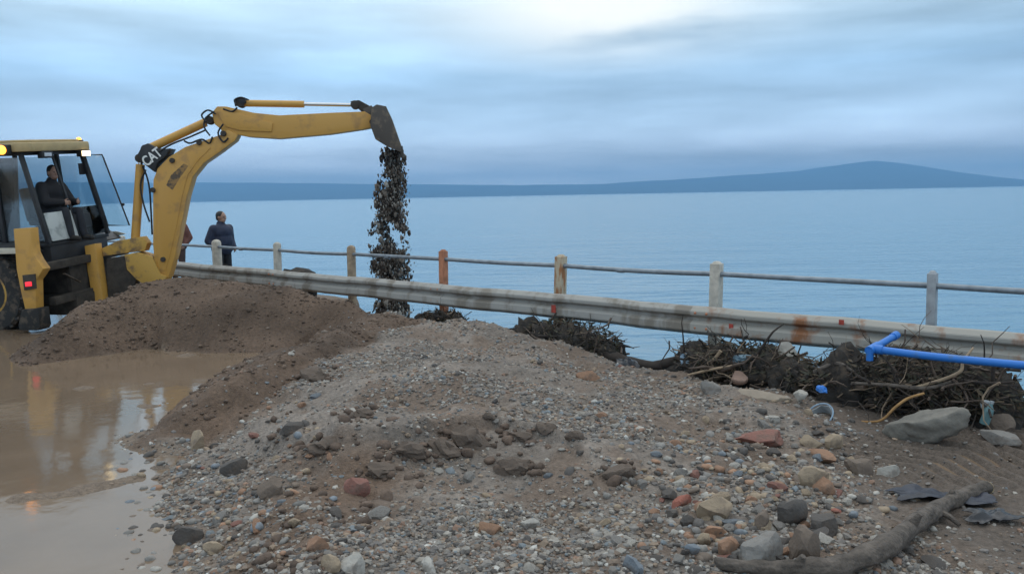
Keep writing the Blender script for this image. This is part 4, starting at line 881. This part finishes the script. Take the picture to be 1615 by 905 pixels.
def pile(label, px, py, v, rx, ry, rz, ntw, nleaf, seed, fade=0.0):
    c = at_v(px, py, v); rsd = np.random.RandomState(seed)
    o = empty('debris_pile', (c.x, c.y, c.z - rz), label, 'debris pile', 'storm debris caught under the barrier', ROT_UV)
    # several muddy lumps make the core
    for k in range(5):
        V = rock_verts(rsd, I4[0], 0, .30, (rx * rsd.uniform(.30, .42), ry * rsd.uniform(.6, .8), rz * rsd.uniform(.72, .95)))
        w_ = V / np.array([rx, ry, rz]); V = V * (1 + .16 * fbm(w_[:, 0] * 3 + k, w_[:, 1] * 3 + w_[:, 2] * 4, 2.6, 4, 60 + k))[:, None]
        t_ = (k - 2) / 2; V = V + np.array([rx * .68 * t_ + rsd.normal(0, .04), rsd.normal(0, .05), rz * (.9 - .3 * abs(t_ + .25) + rsd.normal(0, .06))])
        me = mesh_np('muck', V, I4[1], m_rot, 120); ob = bpy.data.objects.new('muck', me); COL.objects.link(ob); ob.parent = o
    for m_i, (mm, share) in enumerate(((m_twig, .5), (m_bark2, .35), (m_wood_t2, .15))):
        tw = MB()
        for k in range(int(ntw * share)):
            a = rt.uniform(0, 6.28); rr = math.sqrt(rt.uniform(0, 1)); p_ = Vector((rx * rr * math.cos(a) * .85, ry * rr * math.sin(a), rz * (1 + rt.uniform(-.7, .8) * math.sqrt(max(0, 1 - rr * rr * .8)))))
            dr = Vector((rt.gauss(0, 1), rt.gauss(0, .6), rt.gauss(.05, .42))); ln = rt.uniform(.2, .62) * min(1, rx * 1.25)
            twig(tw, p_ - dr.normalized() * ln * .5, dr, ln, rt.choice((.004, .005, .007, .010, .014)), wig=.38, sides=5)
        t_ = tw.build('twigs', mm, o); t_['kind'] = 'stuff'
    for k in range(int(7 * rx / .8) + 2):
        rb = MB(); p_ = Vector((rt.uniform(-.8, .5) * rx, -ry * rt.uniform(.2, .95), rz * rt.uniform(.5, 1.5))); twig(rb, p_, (rt.choice((-1, 1)), rt.gauss(0, .3), rt.gauss(0, .35)), rt.uniform(.45, .8) * rx, rt.uniform(.014, .032), n_=9, wig=.22, sides=8)
        rb.build('branch', rt.choice((m_bark2, m_bark2, m_twig)), o)
    lf = MB()
    for k in range(nleaf):
        a = rt.uniform(0, 6.28); rr = math.sqrt(rt.uniform(0, 1)); p_ = Vector((rx * rr * math.cos(a), ry * rr * math.sin(a), rz * (1 + rt.uniform(-.9, .95) * math.sqrt(max(0, 1 - rr * rr)))))
        e1 = Vector((rt.gauss(0, 1), rt.gauss(0, 1), rt.gauss(0, .6))).normalized() * rt.uniform(.02, .075); e2 = e1.orthogonal().normalized() * rt.uniform(.006, .018)
        lf.add([p_ - e1, p_ + e2 + Vector((0, 0, .004)), p_ + e1, p_ - e2], [(0, 1, 2), (0, 2, 3)])
    l_ = lf.build('leaf_litter', m_leaf, o, flat=True); l_['kind'] = 'stuff'
    return o
pile('small dark bushy tangle under the barrier below the orange rusted post', 698, 505, 8.42, .46, .25, .17, 160, 500, 1)
pile('black root tangle bulging under the barrier below the cream and rust post', 895, 545, 8.08, .84, .34, .37, 330, 2000, 2)
pile('low dark debris pile under the rust stained barrier joint', 1172, 578, 8.0, .80, .34, .29, 420, 1800, 3)
pile('largest branch tangle heaped beneath the blue pipe', 1450, 612, 7.85, .84, .40, .40, 760, 2400, 4)
pile('low brown twig heap joining the large tangle to the concrete lump', 1300, 602, 7.75, .42, .26, .22, 260, 900, 6)
def branch(name, label, pts, rads, m_, cat='branch', n_=8, k=5, knots=.0, group=None):
    q = [at_v(a, b_, v) for a, b_, v in pts]; c = crom(q, k); rr = np.interp(np.linspace(0, 1, len(c)), np.linspace(0, 1, len(rads)), rads)
    rr = [r_2 * (1 + knots * math.sin(i * 2.3) * math.sin(i * .7)) for i, r_2 in enumerate(rr)]
    o = recentre(MB().tube(c, rr, n_).build(name, m_)); return tag(o, label, cat, group)
branch('tree_trunk', 'dark bent trunk running from the black tangle towards the right', [(935, 548, 8.0), (975, 566, 7.95), (1030, 577, 7.95), (1085, 563, 8.05), (1110, 560, 8.1)], [.10, .075, .06, .055, .04], m_twig, 'trunk', 10, knots=.15)
branch('branch', 'thin bowed twig reaching left over the gravel crest', [(785, 523, 8.2), (812, 518, 8.2), (845, 524, 8.2), (880, 536, 8.2)], [.008, .012, .014, .016], m_twig)
branch('branch', 'bright ochre bent branch in front of the largest tangle', [(1335, 662, 7.25), (1385, 664, 7.2), (1412, 642, 7.25), (1432, 628, 7.3), (1458, 620, 7.35)], [.007, .010, .012, .012, .010], m_wood_o)
branch('branch', 'tan forked stick rising to the blue pipe', [(1440, 612, 7.45), (1490, 597, 7.45), (1515, 585, 7.45), (1519, 570, 7.5), (1535, 548, 7.6)], [.013, .014, .014, .012, .008], m_wood_t)
branch('branch', 'long level grey-brown branch across the largest tangle', [(1343, 604, 7.4), (1400, 607, 7.4), (1460, 612, 7.4), (1500, 602, 7.5)], [.012, .017, .017, .012], m_bark)
branch('branch', 'arched dark branch at the left end of the largest tangle', [(1250, 604, 7.6), (1285, 586, 7.6), (1318, 573, 7.6), (1340, 582, 7.6), (1360, 600, 7.6)], [.02, .022, .02, .016, .012], m_bark)
branch('branch', 'thin dark twig poking out to the right past the rock', [(1520, 600, 7.6), (1560, 604, 7.6), (1600, 602, 7.6)], [.014, .012, .006], m_twig)
branch('branch', 'short upright stake holding up the blue pipe', [(1567, 572, 7.72), (1566, 598, 7.72), (1570, 640, 7.7)], [.016, .016, .016], m_twig)
branch('branch', 'pale stub of wood sticking up beside the light blue rag', [(1120, 572, 7.75), (1130, 562, 7.75), (1137, 553, 7.75)], [.018, .018, .02], m_wood_t)
branch('branch', 'straight grey stick slanting under the low debris pile', [(1062, 597, 7.6), (1120, 583, 7.6), (1170, 574, 7.7)], [.010, .013, .010], m_wood_t)
# foreground log
lp_ = [(1128, 880, .0, .028), (1180, 889, .0, .040), (1255, 897, .02, .050), (1330, 893, .03, .062), (1395, 866, .05, .068), (1440, 832, .06, .064), (1475, 806, .07, .060), (1518, 782, .07, .056), (1556, 769, .07, .048)]
lq = []
for a, b_, dz, r_2 in lp_:
    p_, d = hit(a, b_ + 14); lq.append(Vector((p_.x, p_.y, p_.z + r_2 * .75 + dz * .3)))
lc = crom(lq, 6); lr = np.interp(np.linspace(0, 1, len(lc)), np.linspace(0, 1, 9), [q[3] * .84 for q in lp_]); lr = [r_2 * (1 + .08 * math.sin(i * 1.9) + .05 * math.sin(i * .8 + 1)) for i, r_2 in enumerate(lr)]
log = empty('driftwood_log', lq[4] - Vector((0, 0, .06)), 'long crooked driftwood log lying across the bottom right', 'log'); li = log.matrix_world.inverted()
lm = MB().tube(lc, lr, 18)
for i_, p_ in enumerate(lm.v):
    lm.v[i_] = p_ + (p_ - lc[min(i_ // 18, len(lc) - 1)]) * (.22 * float(fbm(np.array([p_.x * 1.0 + p_.z * 2]), np.array([p_.y * 1.0 - p_.z * 2]), 7, 3, 44)[0]))
lm.build('trunk', m_bark, log, inv=li)
for i_, dv_ in ((12, (.02, -.03, .07)), (22, (-.05, -.05, .03)), (29, (.04, -.02, .08)), (40, (-.03, -.03, .06))):
    k0 = lc[i_]; MB().tube([k0, k0 + Vector(dv_) * .8, k0 + Vector(dv_) * 1.15], [.034, .022, .014], 9).build('knot', m_bark, log, inv=li)
MB().lathe([(.042, -.004), (.04, .012), (.02, .016), (.002, .016)], lc[-1], lc[-1] - lc[-2], 14).build('cut_end', mat('cut_wood', (.55, .42, .22), rough=.8), log, inv=li)
sp = lc[36]; MB().tube([sp, sp + Vector((.05, -.06, -.02)), sp + Vector((.08, -.12, -.05))], [.022, .018, .012], 8).build('side_stub', m_bark, log, inv=li)
# blue pipe
m_blue = mat('blue_plastic', (.02, .17, .56), rough=.42, col2=(.055, .15, .34), thr=.6, scale=7)
def Yp(px, py, Y_): return at_y(px, py, Y_)
bp_ = empty('blue_pipe', at_z(1372, 640, 0), 'bright blue plastic water pipe with a tee, lying against the barrier', 'pipe'); bi = bp_.matrix_world.inverted()
e0, e1, e2 = Yp(1376, 550, 7.15), Yp(1414, 528, 7.45), Yp(1700, 583, 6.1)
MB().tube(crom([e0, e0.lerp(e2, .3) + Vector((0, 0, -.012)), e0.lerp(e2, .65) + Vector((0, 0, -.01)), e2], 6), .033, 16).build('main_pipe', m_blue, bp_, inv=bi)
MB().tube([e0 + (e0 - e1) * .12, e0, e1], .031, 16).build('branch_pipe', m_blue, bp_, inv=bi)
MB().tube([e0.lerp(e1, -.14), e0.lerp(e1, .22)], .040, 16).build('tee_socket', m_blue, bp_, inv=bi)
MB().tube([e1.lerp(e0, .16), e1], .038, 16).build('end_socket', m_blue, bp_, inv=bi)
MB().tube([e0 + Vector((0, 0, .0)), e0.lerp(e2, .06)], .041, 16).build('tee_branch', m_blue, bp_, inv=bi)
MB().tube([e0 + (e0 - e1) * .10 + Vector((0, 0, .01)), e0 + (e0 - e1) * .10 + Vector((0, 0, -.09))], .030, 14).build('down_stub', m_blue, bp_, inv=bi)
# rubbish and blocks
def lump(name, label, cat, px, py, v, r, m_, seed, cuts=3, rough=.25, rot=0, tilt=0, base=I3):
    c = at_v(px, py, v); V = rock_verts(np.random.RandomState(seed), base[0], cuts, rough, r)
    o = bpy.data.objects.new(name, mesh_np(name, V, base[1], m_)); COL.objects.link(o); o.location = c; o.rotation_euler = (0, tilt, math.atan2(UD.y, UD.x) + rot); return tag(o, label, cat)
m_sack = mat('sack_cloth', (.17, .155, .132), rough=.9, var=.25, scale=9, bump=.6, bscale=25); m_cc = mat('concrete_lump', (.36, .33, .29), rough=.9, var=.25, scale=9, bump=.5); m_sand = mat('sand_slab', (.27, .22, .17), rough=.95, var=.18, scale=8, bump=.4)
m_bag = mat('black_bag', (.014, .015, .02), rough=.3, var=.3, bump=.5, bscale=12); m_rag = mat('pale_blue_rag', (.24, .33, .42), rough=.8, var=.3); m_wht = mat('white_plastic', (.34, .37, .39), rough=.45, col2=(.16, .15, .13), thr=.58, scale=9); m_teal = mat('teal_plastic', (.12, .22, .23), rough=.35, var=.2); m_navyp = mat('navy_sheet', (.014, .017, .03), rough=.5, var=.4, bump=.5, bscale=12)
lump('sack', 'slumped grey sack lying in front of the largest tangle', 'sack', 1462, 668, 6.95, (.33, .15, .15), m_sack, 5, 9, .10, rot=R(14), tilt=R(-26), base=I4)
_s = bpy.data.objects['sack'].data; _c = np.empty(len(_s.vertices) * 3, 'f'); _s.vertices.foreach_get('co', _c); _c = _c.reshape(-1, 3)
_c *= (1 + .10 * np.abs(fbm(_c[:, 0] * 3 + _c[:, 2] * 4, _c[:, 1] * 10 - _c[:, 2] * 5, 2.5, 4, 19)) - .05 * np.abs(np.sin(_c[:, 0] * 22 + 3 * _c[:, 2] * 9)))[:, None]
_s.vertices.foreach_set('co', _c.ravel()); _s.set_sharp_from_angle(angle=R(120)); _s.update()
lump('concrete_block', 'light concrete lump under the barrier beside the low debris pile', 'concrete', 1240, 558, 8.15, (.12, .10, .13), m_cc, 6, 9, .05)
lump('sand_slab', 'smooth sand coloured slab half buried below the low debris pile', 'slab', 1196, 640, 7.15, (.46, .20, .15), m_sand, 7, 2, .06, base=I4)
lump('broken_block', 'broken pinkish block stuck in the low debris pile', 'block', 1163, 596, 7.6, (.11, .08, .075), mat('pink_block', (.26, .17, .13), rough=.9, var=.25, bump=.4), 8, 9, .05)
lump('rubbish_bag', 'shiny black bag squeezed under the bent trunk', 'bag', 985, 580, 7.75, (.16, .12, .10), m_bag, 9, 2, .3, base=I4)
lump('rubbish_bag', 'flat torn black bag on the crest of the gravel', 'bag', 1033, 606, 7.35, (.19, .09, .045), m_bag, 10, 2, .35, base=I4)
lump('rag', 'pale blue rag hanging beside the stub of wood', 'rag', 1083, 570, 7.8, (.10, .05, .075), m_rag, 11, 2, .4, tilt=R(30))
lump('plastic_scrap', 'bright blue plastic scrap on the left of the largest tangle', 'plastic', 1296, 614, 7.3, (.05, .03, .04), m_blue, 12, 6, .4)
lump('plastic_scrap', 'dull grey-blue plastic sheet in the low debris pile', 'plastic', 1172, 566, 7.8, (.15, .06, .05), mat('grey_blue_sheet', (.10, .16, .20), rough=.5, var=.3), 13, 3, .4, tilt=R(-15))
lump('carton', 'small white carton on the rocks near the teal bottle', 'carton', 1558, 640, 7.5, (.06, .05, .05), m_wht, 14, 8, .04)
lump('carton', 'white crushed carton left of the plastic tub', 'carton', 1262, 623, 7.2, (.07, .05, .06), m_cc, 15, 6, .1)
def sheet(label, px, py, L_, W_, yaw, m_, seed):
    c, d = hit(px, py); nu, nv = 30, 18; U_, V_ = np.meshgrid(np.linspace(-1, 1, nu), np.linspace(-1, 1, nv)); U_, V_ = U_.ravel(), V_.ravel()
    edge = 1 + .28 * fbm(np.arctan2(V_, U_) * 1.2 + seed, U_ * 0, 1.5, 3, seed); lx, ly = U_ * L_ * edge, V_ * W_ * edge
    X_ = c.x + lx * math.cos(yaw) - ly * math.sin(yaw); Y_ = c.y + lx * math.sin(yaw) + ly * math.cos(yaw)
    Z_ = ground(X_, Y_) + .02 + .05 * np.abs(fbm(lx * 1.0, ly * 1.0, 7, 3, seed + 1)) * (1 - .5 * np.maximum(np.abs(U_), np.abs(V_)))
    I_ = np.arange(nu * nv).reshape(nv, nu); F_ = np.stack([I_[:-1, :-1], I_[:-1, 1:], I_[1:, 1:], I_[1:, :-1]], -1).reshape(-1, 4)
    T = np.stack([X_, Y_, Z_], 1); n0 = len(T); o = np_mesh('plastic_sheet', np.concatenate([T, T - np.array([0, 0, .004])]), np.concatenate([F_, F_[:, ::-1] + n0]), m_); recentre(o); return tag(o, label, 'sheet')
sheet('dark navy plastic sheet crumpled against the log end', 1478, 786, .27, .12, R(-12), m_navyp, 3)
sheet('black torn plastic lying on mud past the log', 1560, 820, .14, .08, R(10), m_bag, 5)
lump('brick', 'small red brick fragment just behind the driftwood log', 'brick', 1320, 806, 4.75, (.035, .03, .02), SM['brick'], 18, 9, .03)
# plastic tub: broken bowl with a rim
tub = empty('plastic_tub', at_v(1298, 664, 7.05), 'cracked bluish white plastic tub lying on its side', 'tub'); ti = tub.matrix_world.inverted()
tc_ = at_v(1304, 668, 7.05); ax_ = Vector((-.65, -.35, .68)).normalized(); t_m = MB(); prof = [(.02, .0), (.085, .005), (.10, .03), (.125, .13), (.120, .13), (.094, .035), (.08, .012), (.02, .008)]
t_m.lathe(prof, tc_, ax_, 22); t_m.v = [p_ + Vector((.018 * math.sin(p_.x * 37 + p_.z * 21), .015 * math.sin(p_.z * 43), .018 * math.sin(p_.y * 40 + p_.x * 30))) for p_ in t_m.v]; t_m.build('bowl', m_wht, tub, inv=ti)
MB().tube([tc_ + ax_ * .13 + (ax_.orthogonal().normalized() * math.cos(a) + ax_.cross(ax_.orthogonal().normalized()) * math.sin(a)) * .125 for a in np.linspace(0, 2 * math.pi, 25)], .007, 6).build('rim', m_rag, tub, inv=ti)
bt = empty('plastic_bottle', at_v(1552, 668, 7.45), 'teal plastic bottle wedged upright among rocks at the far end', 'bottle'); bti = bt.matrix_world.inverted(); bc_ = at_v(1552, 668, 7.45)
MB().lathe([(.001, 0), (.036, 0), (.038, .02), (.036, .06), (.038, .10), (.034, .13), (.014, .165), (.013, .18)], bc_, (.25, -.1, 1), 16).build('bottle_body', m_teal, bt, inv=bti); MB().lathe([(.016, .178), (.016, .2), (.002, .2)], bc_, (.25, -.1, 1), 12).build('cap', m_wht, bt, inv=bti)
# dark wrack behind the railing where the men stand
for k, (a, b_, w_) in enumerate(((345, 417, .5), (470, 427, .5))):
    c = at_v(a, b_ + 6, V_RAIL + .5); gz_ = gz(c.x, c.y)
    V = rock_verts(np.random.RandomState(40 + k), I3[0], 2, .3, (w_, .28, max(.1, (c.z - gz_) * .62))); V[:, 2] += (c.z - gz_) * .5
    o = bpy.data.objects.new('wrack_heap', mesh_np('wrack_heap', V, I3[1], m_rot)); COL.objects.link(o); o.location = (c.x, c.y, gz_); o.rotation_euler = (0, 0, math.atan2(UD.y, UD.x)); tag(o, ('dark wrack heap at the feet of the navy jacketed man', 'dark wrack heap behind the barrier left of the brown stained post')[k], 'wrack')
